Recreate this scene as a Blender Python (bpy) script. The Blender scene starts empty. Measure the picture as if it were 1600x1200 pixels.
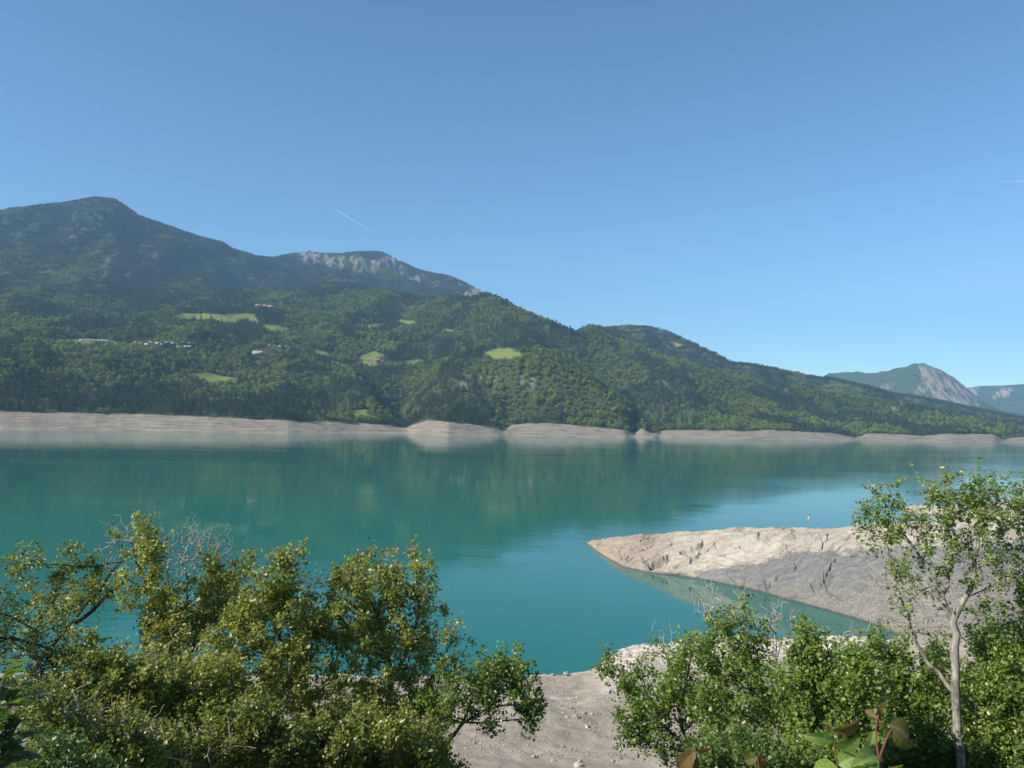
import bpy, math, random
import numpy as np
from mathutils import Vector, Matrix
from mathutils.bvhtree import BVHTree

random.seed(7); RNG = np.random.default_rng(7)
SC = bpy.context.scene
COL = SC.collection

# ------------------------------------------------------------------ camera
F = 1200.0                       # focal length in pixels of the 1600 px wide picture
EYE = Vector((0.0, 0.0, 40.0))   # 40 m above the lake
PITCH = math.radians(2.39); ROLL = math.radians(1.4)
cam_d = bpy.data.cameras.new("camera"); cam = bpy.data.objects.new("camera", cam_d); COL.objects.link(cam)
cam_d.sensor_width = 36.0; cam_d.lens = 36.0 * F / 1600.0; cam_d.clip_start = 0.05; cam_d.clip_end = 150000
RC = (Matrix.Rotation(math.radians(90) + PITCH, 3, 'X') @ Matrix.Rotation(ROLL, 3, 'Z'))
cam.matrix_world = Matrix.Translation(EYE) @ RC.to_4x4()
SC.camera = cam
RCN = np.array(RC)

# ------------------------------------------------------------------ sky, sun, exposure
SUN_AZ = math.radians(-118)       # measured from the view direction, negative = left
SUN_EL = math.radians(36)
W = bpy.data.worlds.new("World"); SC.world = W; W.use_nodes = True
wn = W.node_tree; wn.nodes.clear()
sky = wn.nodes.new('ShaderNodeTexSky'); sky.sky_type = 'NISHITA'; sky.sun_disc = False
sky.sun_elevation = SUN_EL; sky.sun_rotation = SUN_AZ; sky.altitude = 1200
sky.air_density = 1.0; sky.dust_density = 0.6; sky.ozone_density = 1.6
bg = wn.nodes.new('ShaderNodeBackground'); bg.inputs['Strength'].default_value = 0.064
wo = wn.nodes.new('ShaderNodeOutputWorld')
tint = wn.nodes.new('ShaderNodeMix'); tint.data_type = 'RGBA'; tint.blend_type = 'MULTIPLY'; tint.inputs[0].default_value = 1.0
tint.inputs[7].default_value = (0.84, 1.03, 1.03, 1)          # the phone's cool white balance
gam = wn.nodes.new('ShaderNodeGamma'); gam.inputs['Gamma'].default_value = 1.3
wn.links.new(sky.outputs[0], gam.inputs[0]); wn.links.new(gam.outputs[0], tint.inputs[6]); wn.links.new(tint.outputs[2], bg.inputs['Color']); wn.links.new(bg.outputs[0], wo.inputs['Surface'])
sd = bpy.data.lights.new("sun", 'SUN'); sun = bpy.data.objects.new("sun", sd); COL.objects.link(sun)
sd.energy = 4.8; sd.angle = math.radians(0.53); sd.color = (1.0, 0.93, 0.82)
sdir = Vector((math.sin(SUN_AZ) * math.cos(SUN_EL), math.cos(SUN_AZ) * math.cos(SUN_EL), math.sin(SUN_EL)))
sun.rotation_euler = sdir.to_track_quat('Z', 'Y').to_euler()
sun.location = (-50, -10, 90)
SC.view_settings.view_transform = 'Standard'; SC.view_settings.look = 'None'
SC.view_settings.exposure = 0.72; SC.view_settings.gamma = 1.0; SC.view_settings.use_curve_mapping = False
SC.render.engine = 'CYCLES'
SC.cycles.max_bounces = 8; SC.cycles.diffuse_bounces = 4; SC.cycles.glossy_bounces = 2
SC.cycles.transmission_bounces = 4; SC.cycles.transparent_max_bounces = 6; SC.cycles.volume_bounces = 0
SC.cycles.use_denoising = True
SC.cycles.caustics_reflective = False; SC.cycles.caustics_refractive = False

# ------------------------------------------------------------------ small maths
def ray(px, py):
    px = np.asarray(px, float); py = np.asarray(py, float)
    d = np.stack([(px - 800) / F, -(py - 600) / F, -np.ones_like(px * py)], -1)
    return d @ RCN.T
def at(px, py, z=0.0):           # point of the sight line at height z
    d = ray(px, py); t = (z - EYE.z) / d[..., 2]
    return np.array(EYE) + d * t[..., None]
def atd(px, py, dist):           # point of the sight line at a horizontal distance
    d = ray(px, py); h = np.hypot(d[..., 0], d[..., 1])
    return np.array(EYE) + d * (np.asarray(dist) / h)[..., None]
def proj(P):
    q = (P - np.array(EYE)) @ RCN
    w = np.maximum(-q[..., 2], 1e-3)
    return 800 + F * q[..., 0] / w, 600 - F * q[..., 1] / w
def hash2(ix, iy, seed):
    h = (ix.astype(np.int64) * 374761393 + iy.astype(np.int64) * 668265263 + seed * 974711) & 0x7fffffff
    h = ((h ^ (h >> 13)) * 1274126177) & 0x7fffffff
    h = ((h ^ (h >> 15)) * 739981) & 0x7fffffff
    return (h ^ (h >> 11)) & 0xffff
def pn(x, y, seed=0):
    x = np.asarray(x, float); y = np.asarray(y, float)
    x0 = np.floor(x); y0 = np.floor(y); fx = x - x0; fy = y - y0
    def g(ox, oy):
        a = hash2(x0 + ox, y0 + oy, seed) / 65536.0 * 2 * np.pi
        return np.cos(a) * (fx - ox) + np.sin(a) * (fy - oy)
    u = fx ** 3 * (fx * (fx * 6 - 15) + 10); v = fy ** 3 * (fy * (fy * 6 - 15) + 10)
    a = g(0, 0) * (1 - u) + g(1, 0) * u; b = g(0, 1) * (1 - u) + g(1, 1) * u
    return (a * (1 - v) + b * v) * 1.5
def fbm(x, y, o=4, seed=0, gain=0.5):
    s = 0; a = 1.0
    for k in range(o):
        s = s + a * pn(x * 2 ** k + 13.7 * k, y * 2 ** k - 7.1 * k, seed + k); a *= gain
    return s
def ridged(x, y, o=4, seed=0, gain=0.5):
    s = 0; a = 1.0; n = 0
    for k in range(o):
        s = s + a * (1 - 2 * np.abs(pn(x * 2 ** k + 3.3 * k, y * 2 ** k + 9.1 * k, seed + k))); n += a; a *= gain
    return s / n
def sstep(a, b, x):
    t = np.clip((x - a) / (b - a), 0, 1); return t * t * (3 - 2 * t)
def inpoly(px, py, poly):
    r = np.zeros(np.shape(px), bool); n = len(poly)
    for i in range(n):
        x1, y1 = poly[i]; x2, y2 = poly[(i + 1) % n]
        if y1 == y2: continue
        c = ((y1 > py) != (y2 > py)) & (px < (x2 - x1) * (py - y1) / (y2 - y1) + x1)
        r ^= c
    return r
def segdist(px, py, pts):
    d = np.full(np.shape(px), 1e9)
    for (x1, y1), (x2, y2) in zip(pts[:-1], pts[1:]):
        L = (x2 - x1) ** 2 + (y2 - y1) ** 2
        t = np.clip(((px - x1) * (x2 - x1) + (py - y1) * (y2 - y1)) / L, 0, 1)
        d = np.minimum(d, np.hypot(px - x1 - t * (x2 - x1), py - y1 - t * (y2 - y1)))
    return d

# ------------------------------------------------------------------ objects
def tag(o, label=None, cat=None, group=None, kind=None):
    if label: o['label'] = label
    if cat: o['category'] = cat
    if group: o['group'] = group
    if kind: o['kind'] = kind
    return o
def empty(name, loc):
    o = bpy.data.objects.new(name, None); o.location = loc; o.empty_display_size = 0.3; COL.objects.link(o); return o
def mesh_obj(name, V, Fc, mat, parent=None, smooth=False, attrs=None, link=True):
    V = np.asarray(V, float); me = bpy.data.meshes.new(name)
    if isinstance(Fc, np.ndarray):
        n, k = Fc.shape
        me.vertices.add(len(V)); me.vertices.foreach_set('co', V.ravel())
        me.loops.add(n * k); me.loops.foreach_set('vertex_index', Fc.astype(np.int32).ravel())
        me.polygons.add(n)
        me.polygons.foreach_set('loop_start', np.arange(0, n * k, k, dtype=np.int32))
        me.polygons.foreach_set('loop_total', np.full(n, k, dtype=np.int32))
        me.update(calc_edges=True); me.validate()
    else:
        me.from_pydata([tuple(v) for v in V], [], [tuple(f) for f in Fc]); me.update()
    if smooth: me.polygons.foreach_set('use_smooth', np.ones(len(me.polygons), bool))
    for an, av in (attrs or {}).items():
        a = me.attributes.new(an, 'FLOAT', 'POINT'); a.data.foreach_set('value', np.asarray(av, np.float32).ravel())
    if mat: me.materials.append(mat)
    o = bpy.data.objects.new(name, me)
    if link: COL.objects.link(o)
    if parent:
        o.parent = parent; o.matrix_parent_inverse = Matrix.Identity(4)
        o.location = (0, 0, 0)
    return o
def gridfaces(nu, nv):
    i = np.arange(nu - 1)[:, None]; j = np.arange(nv - 1)[None, :]
    a = (i * nv + j).ravel()
    return np.stack([a, a + 1, a + nv + 1, a + nv], 1)

# ------------------------------------------------------------------ materials
class NT:
    def __init__(s, name):
        s.m = bpy.data.materials.new(name); s.m.use_nodes = True; s.t = s.m.node_tree; s.t.nodes.clear()
        s.out = s.n('ShaderNodeOutputMaterial')
    def n(s, typ, **kw):
        nd = s.t.nodes.new(typ)
        for k, v in kw.items(): setattr(nd, k, v)
        return nd
    def l(s, a, b): s.t.links.new(a, b)
    def attr(s, name):
        return s.n('ShaderNodeAttribute', attribute_name=name).outputs['Fac']
    def pos(s, scale=(1, 1, 1), rot=(0, 0, 0)):
        g = s.n('ShaderNodeNewGeometry'); mp = s.n('ShaderNodeMapping'); mp.inputs['Scale'].default_value = scale
        mp.inputs['Rotation'].default_value = rot
        s.l(g.outputs['Position'], mp.inputs['Vector']); return mp.outputs[0]
    def noise(s, scale, vec=None, detail=4, rough=0.55, dist=0.0):
        nd = s.n('ShaderNodeTexNoise'); nd.inputs['Scale'].default_value = scale; nd.inputs['Detail'].default_value = detail
        nd.inputs['Roughness'].default_value = rough; nd.inputs['Distortion'].default_value = dist
        if vec is not None: s.l(vec, nd.inputs['Vector'])
        return nd.outputs['Fac']
    def ramp(s, fac, stops):
        r = s.n('ShaderNodeValToRGB'); e = r.color_ramp.elements
        while len(e) < len(stops): e.new(0.5)
        for k, (p, c) in enumerate(stops):
            e[k].position = p; e[k].color = (c[0], c[1], c[2], 1) if hasattr(c, '__len__') else (c, c, c, 1)
        s.l(fac, r.inputs[0]); return r.outputs[0]
    def mix(s, fac, a, b, mode='MIX'):
        m = s.n('ShaderNodeMix', data_type='RGBA', blend_type=mode)
        for k, v in ((0, fac), (6, a), (7, b)):
            if hasattr(v, 'is_output'): s.l(v, m.inputs[k])
            elif k == 0: m.inputs[0].default_value = v
            else: m.inputs[k].default_value = (*v, 1)
        return m.outputs[2]
    def math(s, op, a, b=None, clamp=False):
        m = s.n('ShaderNodeMath', operation=op, use_clamp=clamp)
        for k, v in ((0, a), (1, b)):
            if v is None: continue
            if hasattr(v, 'is_output'): s.l(v, m.inputs[k])
            else: m.inputs[k].default_value = v
        return m.outputs[0]
    def bump(s, h, strength, dist, prev=None):
        b = s.n('ShaderNodeBump'); b.inputs['Strength'].default_value = strength; b.inputs['Distance'].default_value = dist
        s.l(h, b.inputs['Height'])
        if prev is not None: s.l(prev, b.inputs['Normal'])
        return b.outputs[0]
    def bsdf(s, color, rough=0.8, normal=None, spec=0.3, **kw):
        b = s.n('ShaderNodeBsdfPrincipled')
        if hasattr(color, 'is_output'): s.l(color, b.inputs['Base Color'])
        else: b.inputs['Base Color'].default_value = (*color, 1)
        if hasattr(rough, 'is_output'): s.l(rough, b.inputs['Roughness'])
        else: b.inputs['Roughness'].default_value = rough
        b.inputs['Specular IOR Level'].default_value = spec
        for k, v in kw.items(): b.inputs[k].default_value = v
        if normal is not None: s.l(normal, b.inputs['Normal'])
        return b.outputs[0]
    def done(s, sh): s.l(sh, s.out.inputs['Surface']); return s.m

def mat_plain(name, color, rough=0.7, var=0.25, scale=8.0, spec=0.3):
    t = NT(name); f = t.noise(scale, t.pos())
    c = t.mix(f, tuple(v * (1 - var) for v in color), tuple(v * (1 + var) for v in color))
    return t.done(t.bsdf(c, rough, spec=spec))

def mat_leaf(name, cols, transl=0.35, rough=0.38, spec=0.7):
    """cols: ramp over the per-leaf tint"""
    t = NT(name); a = t.attr('tint')
    c = t.ramp(a, [(i / (len(cols) - 1), k) for i, k in enumerate(cols)])
    g = t.n('ShaderNodeNewGeometry'); pale = t.mix(0.35, c, (0.36, 0.40, 0.20)); p = t.bsdf(t.mix(g.outputs['Backfacing'], c, pale), rough, spec=spec)
    tr = t.n('ShaderNodeBsdfTranslucent'); c2 = t.mix(1.0, c, (1.2, 1.35, 0.5), 'MULTIPLY'); t.l(c2, tr.inputs[0])
    mx = t.n('ShaderNodeMixShader'); mx.inputs[0].default_value = transl
    t.l(p, mx.inputs[1]); t.l(tr.outputs[0], mx.inputs[2])
    return t.done(mx.outputs[0])

def mat_bark(name, dark, light, scale=30):
    t = NT(name); f = t.noise(scale, t.pos((1, 1, 0.25)), 5, 0.7)
    c = t.ramp(f, [(0.35, dark), (0.65, light)])
    n = t.bump(f, 0.6, 0.01)
    return t.done(t.bsdf(c, 0.85, n, 0.2))

def mat_far_tree(name, c0, c1):
    t = NT(name); oi = t.n('ShaderNodeObjectInfo')
    f = t.math('ADD', t.math('MULTIPLY', t.noise(0.0035, t.pos(), 3, 0.6), 0.65), t.math('MULTIPLY', t.noise(0.016, t.pos(), 3, 0.6), 0.35))
    k = t.math('ADD', t.math('MULTIPLY', oi.outputs['Random'], 0.7), t.math('MULTIPLY', t.math('SUBTRACT', f, 0.44), 2.6), True)
    c = t.mix(k, c0, c1)
    p = t.bsdf(c, 0.7, spec=0.25)
    tr = t.n('ShaderNodeBsdfTranslucent'); t.l(c, tr.inputs[0])
    mx = t.n('ShaderNodeMixShader'); mx.inputs[0].default_value = 0.2
    t.l(p, mx.inputs[1]); t.l(tr.outputs[0], mx.inputs[2])
    return t.done(mx.outputs[0])

def mat_far_ground():
    t = NT('far_ground')
    P = t.pos()
    big = t.noise(0.006, P, 5, 0.6); fine = t.noise(0.09, P, 5, 0.65)
    forest = t.mix(fine, (0.03, 0.045, 0.018), (0.075, 0.095, 0.038))
    grass = t.mix(t.math('ADD', t.math('MULTIPLY', big, 0.6), t.math('MULTIPLY', fine, 0.4)), (0.085, 0.14, 0.028), (0.24, 0.26, 0.075))
    rk = t.noise(0.03, t.pos((1, 1, 0.35)), 6, 0.7)
    rock = t.ramp(rk, [(0.3, (0.13, 0.12, 0.115)), (0.5, (0.165, 0.145, 0.13)), (0.7, (0.25, 0.22, 0.195))])
    # bank: contour lines left by the falling water
    sp = t.n('ShaderNodeSeparateXYZ'); g = t.n('ShaderNodeNewGeometry'); t.l(g.outputs['Position'], sp.inputs[0])
    wob = t.math('ADD', sp.outputs[2], t.math('MULTIPLY', big, 5.0))
    cb = t.n('ShaderNodeCombineXYZ'); t.l(wob, cb.inputs[2])
    ln = t.noise(0.9, cb.outputs[0], 4, 0.7)
    bank = t.ramp(ln, [(0.38, (0.17, 0.14, 0.105)), (0.48, (0.275, 0.235, 0.18)), (0.60, (0.37, 0.32, 0.25))])
    spots = t.ramp(t.noise(0.10, t.pos((0.22, 0.22, 6)), 6, 0.72), [(0.36, 0.5), (0.54, 1.0)])
    bank = t.mix(1.0, bank, spots, 'MULTIPLY')
    c = t.mix(t.attr('meadow'), forest, grass)
    c = t.mix(t.attr('rock'), c, rock)
    c = t.mix(t.attr('bank'), c, bank)
    n = t.bump(fine, 0.5, 2.5)
    return t.done(t.bsdf(c, 0.9, n, 0.1))

def mat_mountain(name, c_rock, c_green):
    t = NT(name); rk = t.noise(0.006, t.pos((1, 1, 0.3)), 7, 0.7); fi = t.noise(0.03, t.pos(), 6, 0.7)
    rock = t.ramp(rk, [(0.35, tuple(v * 0.55 for v in c_rock)), (0.65, c_rock)])
    grn = t.mix(fi, tuple(v * 0.6 for v in c_green), tuple(v * 1.4 for v in c_green))
    c = t.mix(t.attr('rock'), grn, rock)
    return t.done(t.bsdf(c, 0.9, t.bump(fi, 0.6, 25), 0.1))

def mat_water():
    t = NT('lake_water')
    # three families of ripples; the waves run across the view
    P = t.pos((0.55, 1.0, 1.0), (0, 0, math.radians(12)))
    w1 = t.noise(0.42, P, 4, 0.6, 0.4)
    w2 = t.noise(0.09, P, 3, 0.5, 0.6)
    w3 = t.noise(2.6, P, 2, 0.5)
    calm = t.ramp(t.noise(0.011, t.pos((0.35, 1.0, 1.0)), 3, 0.5, 0.8), [(0.40, 0.16), (0.62, 1.0)])
    h1 = t.math('MULTIPLY', t.math('ADD', w1, t.math('MULTIPLY', w3, 0.18)), calm)
    n = t.bump(h1, 1.0, WAVE1); n = t.bump(w2, 1.0, WAVE2, n)
    body = t.mix(t.noise(0.004, t.pos(), 3), (0.006, 0.122, 0.098), (0.012, 0.150, 0.116))
    # thin broken foam line that drifts along the far side
    sp = t.n('ShaderNodeSeparateXYZ'); g = t.n('ShaderNodeNewGeometry'); t.l(g.outputs['Position'], sp.inputs[0])
    warp = t.math('MULTIPLY', t.math('SUBTRACT', t.noise(0.004, t.pos((1, 0, 0)), 2), 0.5), 60)
    line = t.math('ABSOLUTE', t.math('SUBTRACT', t.math('ADD', sp.outputs[1], warp), t.math('ADD', t.math('MULTIPLY', sp.outputs[0], 0.42), 990)))
    foam = t.math('MULTIPLY', t.math('SUBTRACT', 1.0, t.math('DIVIDE', line, 3.2), True), t.ramp(t.noise(0.012, t.pos((1, 0.3, 0)), 4, 0.7), [(0.42, 0.0), (0.55, 0.35)]), True)
    body = t.mix(foam, body, (0.5, 0.55, 0.52))
    b = t.bsdf(body, t.math('ADD', t.math('MULTIPLY', foam, 0.5), t.ramp(t.math('DIVIDE', sp.outputs[1], 2000.0, True), [(0.12, 0.015), (0.6, 0.075)])), n, 0.5, IOR=1.333)
    return t.done(b)
WAVE1, WAVE2 = 0.042, 0.03

def mat_headland():
    t = NT('headland_rock')
    rot = (math.radians(12), math.radians(-24), math.radians(38))
    cb = t.n('ShaderNodeCombineXYZ'); t.l(t.math('MULTIPLY', t.attr('bed_a'), 0.10), cb.inputs[0]); t.l(t.math('MULTIPLY', t.attr('bed_b'), 1.0), cb.inputs[1])
    st = t.noise(1.0, cb.outputs[0], 7, 0.72, 0.35)
    cb2 = t.n('ShaderNodeCombineXYZ'); t.l(t.math('MULTIPLY', t.attr('bed_a'), 0.35), cb2.inputs[0]); t.l(t.math('MULTIPLY', t.attr('bed_b'), 4.0), cb2.inputs[1])
    sf = t.noise(1.0, cb2.outputs[0], 5, 0.7)
    sp = t.noise(0.35, t.pos(), 8, 0.75); fi = t.noise(3.0, t.pos((1, 1, 2)), 6, 0.75)
    cream = t.ramp(st, [(0.30, (0.30, 0.24, 0.19)), (0.44, (0.46, 0.40, 0.325)), (0.62, (0.58, 0.52, 0.43))])
    pink = t.ramp(fi, [(0.32, (0.25, 0.19, 0.14)), (0.5, (0.44, 0.36, 0.28)), (0.66, (0.56, 0.48, 0.39))])
    gray = t.ramp(t.math('ADD', t.math('MULTIPLY', st, 0.6), t.math('MULTIPLY', fi, 0.4)), [(0.32, (0.11, 0.11, 0.105)), (0.48, (0.225, 0.22, 0.21)), (0.64, (0.33, 0.32, 0.30))])
    scree = t.ramp(fi, [(0.36, (0.15, 0.13, 0.11)), (0.52, (0.31, 0.28, 0.24)), (0.64, (0.46, 0.42, 0.37))])
    c = t.mix(t.attr('pink'), cream, pink)
    c = t.mix(t.math('MULTIPLY', t.attr('gray'), 1.0, True), c, gray)
    c = t.mix(t.attr('scree'), c, scree)
    wet = t.n('ShaderNodeSeparateXYZ'); g = t.n('ShaderNodeNewGeometry'); t.l(g.outputs['Position'], wet.inputs[0])
    wf = t.ramp(wet.outputs[2], [(0.12, 0.42), (0.5, 1.0)])
    c = t.mix(1.0, c, wf, 'MULTIPLY')
    c = t.mix(t.math('MULTIPLY', t.attr('joint'), 0.8), c, (0.10, 0.085, 0.07))
    c = t.mix(0.55, c, t.ramp(sp, [(0.35, 0.6), (0.6, 1.0)]), 'MULTIPLY')
    c = t.mix(0.6, c, t.ramp(sf, [(0.36, 0.55), (0.52, 1.0)]), 'MULTIPLY')
    n = t.bump(st, 0.9, 0.6); n = t.bump(sf, 0.8, 0.25, n); n = t.bump(fi, 0.8, 0.16, n)
    return t.done(t.bsdf(c, 0.85, n, 0.2))

def mat_beach():
    t = NT('beach_ground')
    P = t.pos(); a = t.noise(0.10, P, 6, 0.65); b = t.noise(2.2, P, 6, 0.75); v = t.n('ShaderNodeTexVoronoi'); v.inputs['Scale'].default_value = 5.5
    t.l(P, v.inputs['Vector'])
    base = t.ramp(b, [(0.30, (0.26, 0.22, 0.165)), (0.5, (0.40, 0.345, 0.27)), (0.68, (0.52, 0.46, 0.37))])
    peb = t.ramp(v.outputs['Distance'], [(0.0, (0.50, 0.45, 0.37)), (0.22, (0.37, 0.315, 0.245)), (0.4, (0.29, 0.24, 0.185))])
    c = t.mix(0.45, base, peb)
    c = t.mix(1.0, c, t.ramp(a, [(0.35, 0.78), (0.62, 1.12)]), 'MULTIPLY')
    white = t.mix(b, (0.40, 0.35, 0.28), (0.64, 0.58, 0.49))
    c = t.mix(t.attr('white'), c, white)
    soil = t.mix(b, (0.05, 0.045, 0.025), (0.12, 0.10, 0.055))
    c = t.mix(t.attr('soil'), c, soil)
    n = t.bump(b, 0.8, 0.12); n = t.bump(v.outputs['Distance'], 0.6, 0.06, n)
    return t.done(t.bsdf(c, 0.9, n, 0.15))

# ------------------------------------------------------------------ water
def build_water():
    R = 11900
    nx = np.array([-R, -3000, -800, -200, 0, 200, 800, 3000, R], float)
    X, Y = np.meshgrid(nx, nx + 300, indexing='ij')
    V = np.stack([X.ravel(), Y.ravel(), np.zeros(X.size)], 1)
    o = mesh_obj('water', V, gridfaces(9, 9)[:, ::-1], mat_water()); tag(o, kind='structure')
build_water()

# ------------------------------------------------------------------ the far side: one height field over bearing and distance
def curve_az(pts):               # pixel curve -> (azimuth, tan elevation), sorted
    p = np.array(pts, float); d = ray(p[:, 0], p[:, 1]); az = np.arctan2(d[:, 0], d[:, 1]); te = d[:, 2] / np.hypot(d[:, 0], d[:, 1])
    return az, te
AZ = np.arctan((np.arange(-420, 2021, 2.5) - 800) / F)
def on_az(pts, vals=None):
    az, te = curve_az([(p[0], p[1]) for p in pts]); v = te if vals is None else np.array(vals, float)
    return np.interp(AZ, az, v)
def smooth(a, k):
    ker = np.hanning(k + 2)[1:-1]; ker /= ker.sum(); p = np.pad(a, k // 2, mode='edge'); return np.convolve(p, ker, 'valid')[:len(a)]

shore_px = [(-420, 664), (0, 671), (200, 673), (330, 676), (450, 678), (560, 677), (636, 677.5), (650, 679), (700, 681.5), (780, 681.5), (787, 680.8), (800, 680.8), (900, 683), (978, 684.5), (990, 683.4), (1003, 684), (1022, 684.5), (1030, 683.6), (1045, 684), (1150, 686.5), (1330, 688.5), (1342, 688), (1355, 688), (1480, 691), (1555, 692), (1570, 691.6), (1600, 692), (2020, 700)]
bank_px = [(-420, 628), (0, 643), (100, 645), (230, 648), (300, 651), (420, 656), (520, 660), (600, 663), (633, 670), (645, 664), (670, 657), (710, 660), (770, 667), (784, 672), (800, 664), (850, 661), (900, 665), (970, 671), (990, 676), (1003, 670), (1020, 678), (1035, 673), (1100, 672), (1160, 674), (1200, 672), (1300, 677), (1340, 684), (1355, 677), (1400, 679), (1440, 681), (1480, 678), (1550, 679), (1572, 686), (1600, 683), (2020, 692)]
SKY_PX = [(-420, 345), (-250, 318), (-120, 335), (0, 327), (40, 324), (100, 316), (125, 311), (150, 307), (178, 309), (192, 320), (215, 337), (250, 348), (290, 361), (345, 378), (360, 388), (400, 400), (420, 402), (455, 397), (480, 393), (500, 396), (530, 397), (555, 394), (585, 393), (600, 395), (612, 403), (650, 420), (700, 430), (735, 444), (770, 462), (800, 478), (900, 520), (920, 511), (940, 513), (985, 508), (1020, 508), (1045, 514), (1065, 525), (1100, 542), (1150, 565), (1200, 573), (1240, 582), (1290, 588), (1330, 597), (1380, 610), (1450, 622), (1520, 637), (1600, 652), (1700, 662), (2020, 675)]
SKY_D = [5600, 5600, 5400, 5200, 5200, 5100, 5050, 5000, 4950, 4900, 4900, 4900, 4900, 4900, 5000, 5200, 5400, 5900, 6000, 6000, 6000, 6000, 6000, 6000, 5900, 5600, 5200, 4800, 4400, 4200, 4000, 3900, 3900, 3900, 3800, 3800, 3750, 3700, 3700, 3700, 3800, 3900, 4000, 4100, 4300, 4500, 4600, 4600, 4600]
# the nearer ridge: skyline of the green shoulder right of the middle, a mere terrace edge on the left
RA_PX = [(-420, 500), (0, 500), (150, 500), (300, 488), (420, 474), (500, 468), (600, 466), (700, 466), (760, 464), (800, 467), (850, 480), (900, 498), (950, 518), (1000, 540), (1050, 560), (1100, 577), (1200, 597), (1300, 612), (1400, 630), (1500, 650), (1600, 664), (2020, 682)]
RA_D = [2500, 2600, 2700, 2800, 3100, 3200, 3200, 3150, 3100, 3050, 3000, 2950, 2900, 2850, 2800, 2800, 2850, 2900, 3000, 3100, 3200, 3300]
MID_PX = [(-420, 560), (0, 560), (200, 548), (400, 538), (600, 548), (700, 548), (800, 540), (900, 560), (1000, 590), (1100, 615), (1200, 632), (1300, 643), (1400, 655), (1500, 665), (1600, 673), (2020, 688)]
MID_D = [1800, 1850, 2000, 2200, 2350, 2300, 2350, 2350, 2300, 2350, 2450, 2550, 2700, 2800, 2950, 3100]
LOW_PX = [(-420, 600), (0, 603), (200, 603), (400, 605), (600, 610), (700, 618), (800, 615), (900, 625), (1000, 640), (1100, 650), (1200, 657), (1300, 664), (1400, 669), (1500, 674), (1600, 679), (2020, 690)]

te_s = smooth(on_az(shore_px), 3); d_s = -EYE.z / te_s
te_b = on_az(bank_px); d_b = d_s + 95; z_b = np.maximum(EYE.z + te_b * d_b, 2.5); z_b = np.maximum(z_b, 0.62 * smooth(z_b, 61)); z_b = smooth(z_b, 3)
te_r = on_az(RA_PX); d_r = smooth(on_az(RA_PX, RA_D), 41)
te_m = on_az(MID_PX); d_m = smooth(on_az(MID_PX, MID_D), 41)
d_l = d_b + (d_m - d_b) * 0.42; te_l = smooth(on_az(LOW_PX), 21)
te_k = on_az(SKY_PX); d_k = smooth(on_az(SKY_PX, SKY_D), 31)
TREE_H = 9.0
def zz(te, d, sub=TREE_H): return EYE.z + te * d - sub
PXA = 800 + F * np.tan(AZ)
hid = sstep(520, 760, PXA)       # right of this the nearer ridge hides a valley
z_r = zz(te_r, d_r); z_k = zz(te_k, d_k); z_m = zz(smooth(te_m, 21), d_m); z_l = zz(te_l, d_l)
d_v = d_r + (d_k - d_r) * 0.4
z_v = (z_r + (z_k - z_r) * 0.28) * (1 - hid) + (np.minimum(z_r, z_k) - 70) * hid
d_h = d_r + (d_k - d_r) * 0.75; z_h = z_v + (z_k - z_v) * 0.62
rows_d = np.stack([d_s - 40, d_s, d_b, d_l, d_m, d_r, d_v, d_h, d_k, d_k + 260, d_k + 2200], 1)
rows_z = np.stack([np.full_like(d_s, -5), np.zeros_like(d_s), z_b, z_l, z_m, z_r, z_v, z_h, z_k, z_k - 60, np.full_like(d_s, -4)], 1)
NSEG = [6, 22, 90, 90, 80, 46, 46, 50, 6, 12]
def pchip(D, Z, nseg):
    h = np.diff(D, axis=1); s = np.diff(Z, axis=1) / h; m = np.zeros_like(Z)
    w1 = 2 * h[:, 1:] + h[:, :-1]; w2 = h[:, 1:] + 2 * h[:, :-1]
    same = s[:, 1:] * s[:, :-1] > 0
    with np.errstate(all='ignore'):
        mm = (w1 + w2) / (w1 / s[:, :-1] + w2 / s[:, 1:])
    m[:, 1:-1] = np.where(same, mm, 0); m[:, 0] = s[:, 0]; m[:, -1] = s[:, -1]
    od, oz, op = [], [], []
    for k, n in enumerate(nseg):
        for q in range(n):
            t = q / n; H = h[:, k]
            od.append(D[:, k] + t * H)
            oz.append((2 * t ** 3 - 3 * t * t + 1) * Z[:, k] + (t ** 3 - 2 * t * t + t) * H * m[:, k] + (-2 * t ** 3 + 3 * t * t) * Z[:, k + 1] + (t ** 3 - t * t) * H * m[:, k + 1])
            op.append(np.full(len(D), k + t))
    od.append(D[:, -1]); oz.append(Z[:, -1]); op.append(np.full(len(D), float(len(nseg))))
    return np.stack(od, 1), np.stack(oz, 1), np.stack(op, 1)
GD, GZ, GP = pchip(rows_d, rows_z, NSEG)
GX = GD * np.sin(AZ)[:, None]; GY = GD * np.cos(AZ)[:, None]
# relief: gullies that run down towards the lake
env = sstep(2.15, 3.0, GP) * (1 - 0.75 * np.exp(-((GP - 8) / 0.35) ** 2)) * (1 - 0.55 * np.exp(-((GP - 5) / 0.4) ** 2) * hid[:, None])
amp = np.interp(GP, [2, 3, 4, 5, 6, 7, 8, 9], [8, 55, 60, 75, 135, 170, 120, 40])
gul = ridged(GX / 520 + 0.15 * pn(GY / 400, GX / 400, 5), GY / 1100, 4, 11, 0.5)
gul2 = fbm(GX / 210, GY / 420, 4, 31)
GZ = GZ + env * (amp * (gul - 0.25) * 0.8 + amp * 0.22 * gul2)
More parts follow.
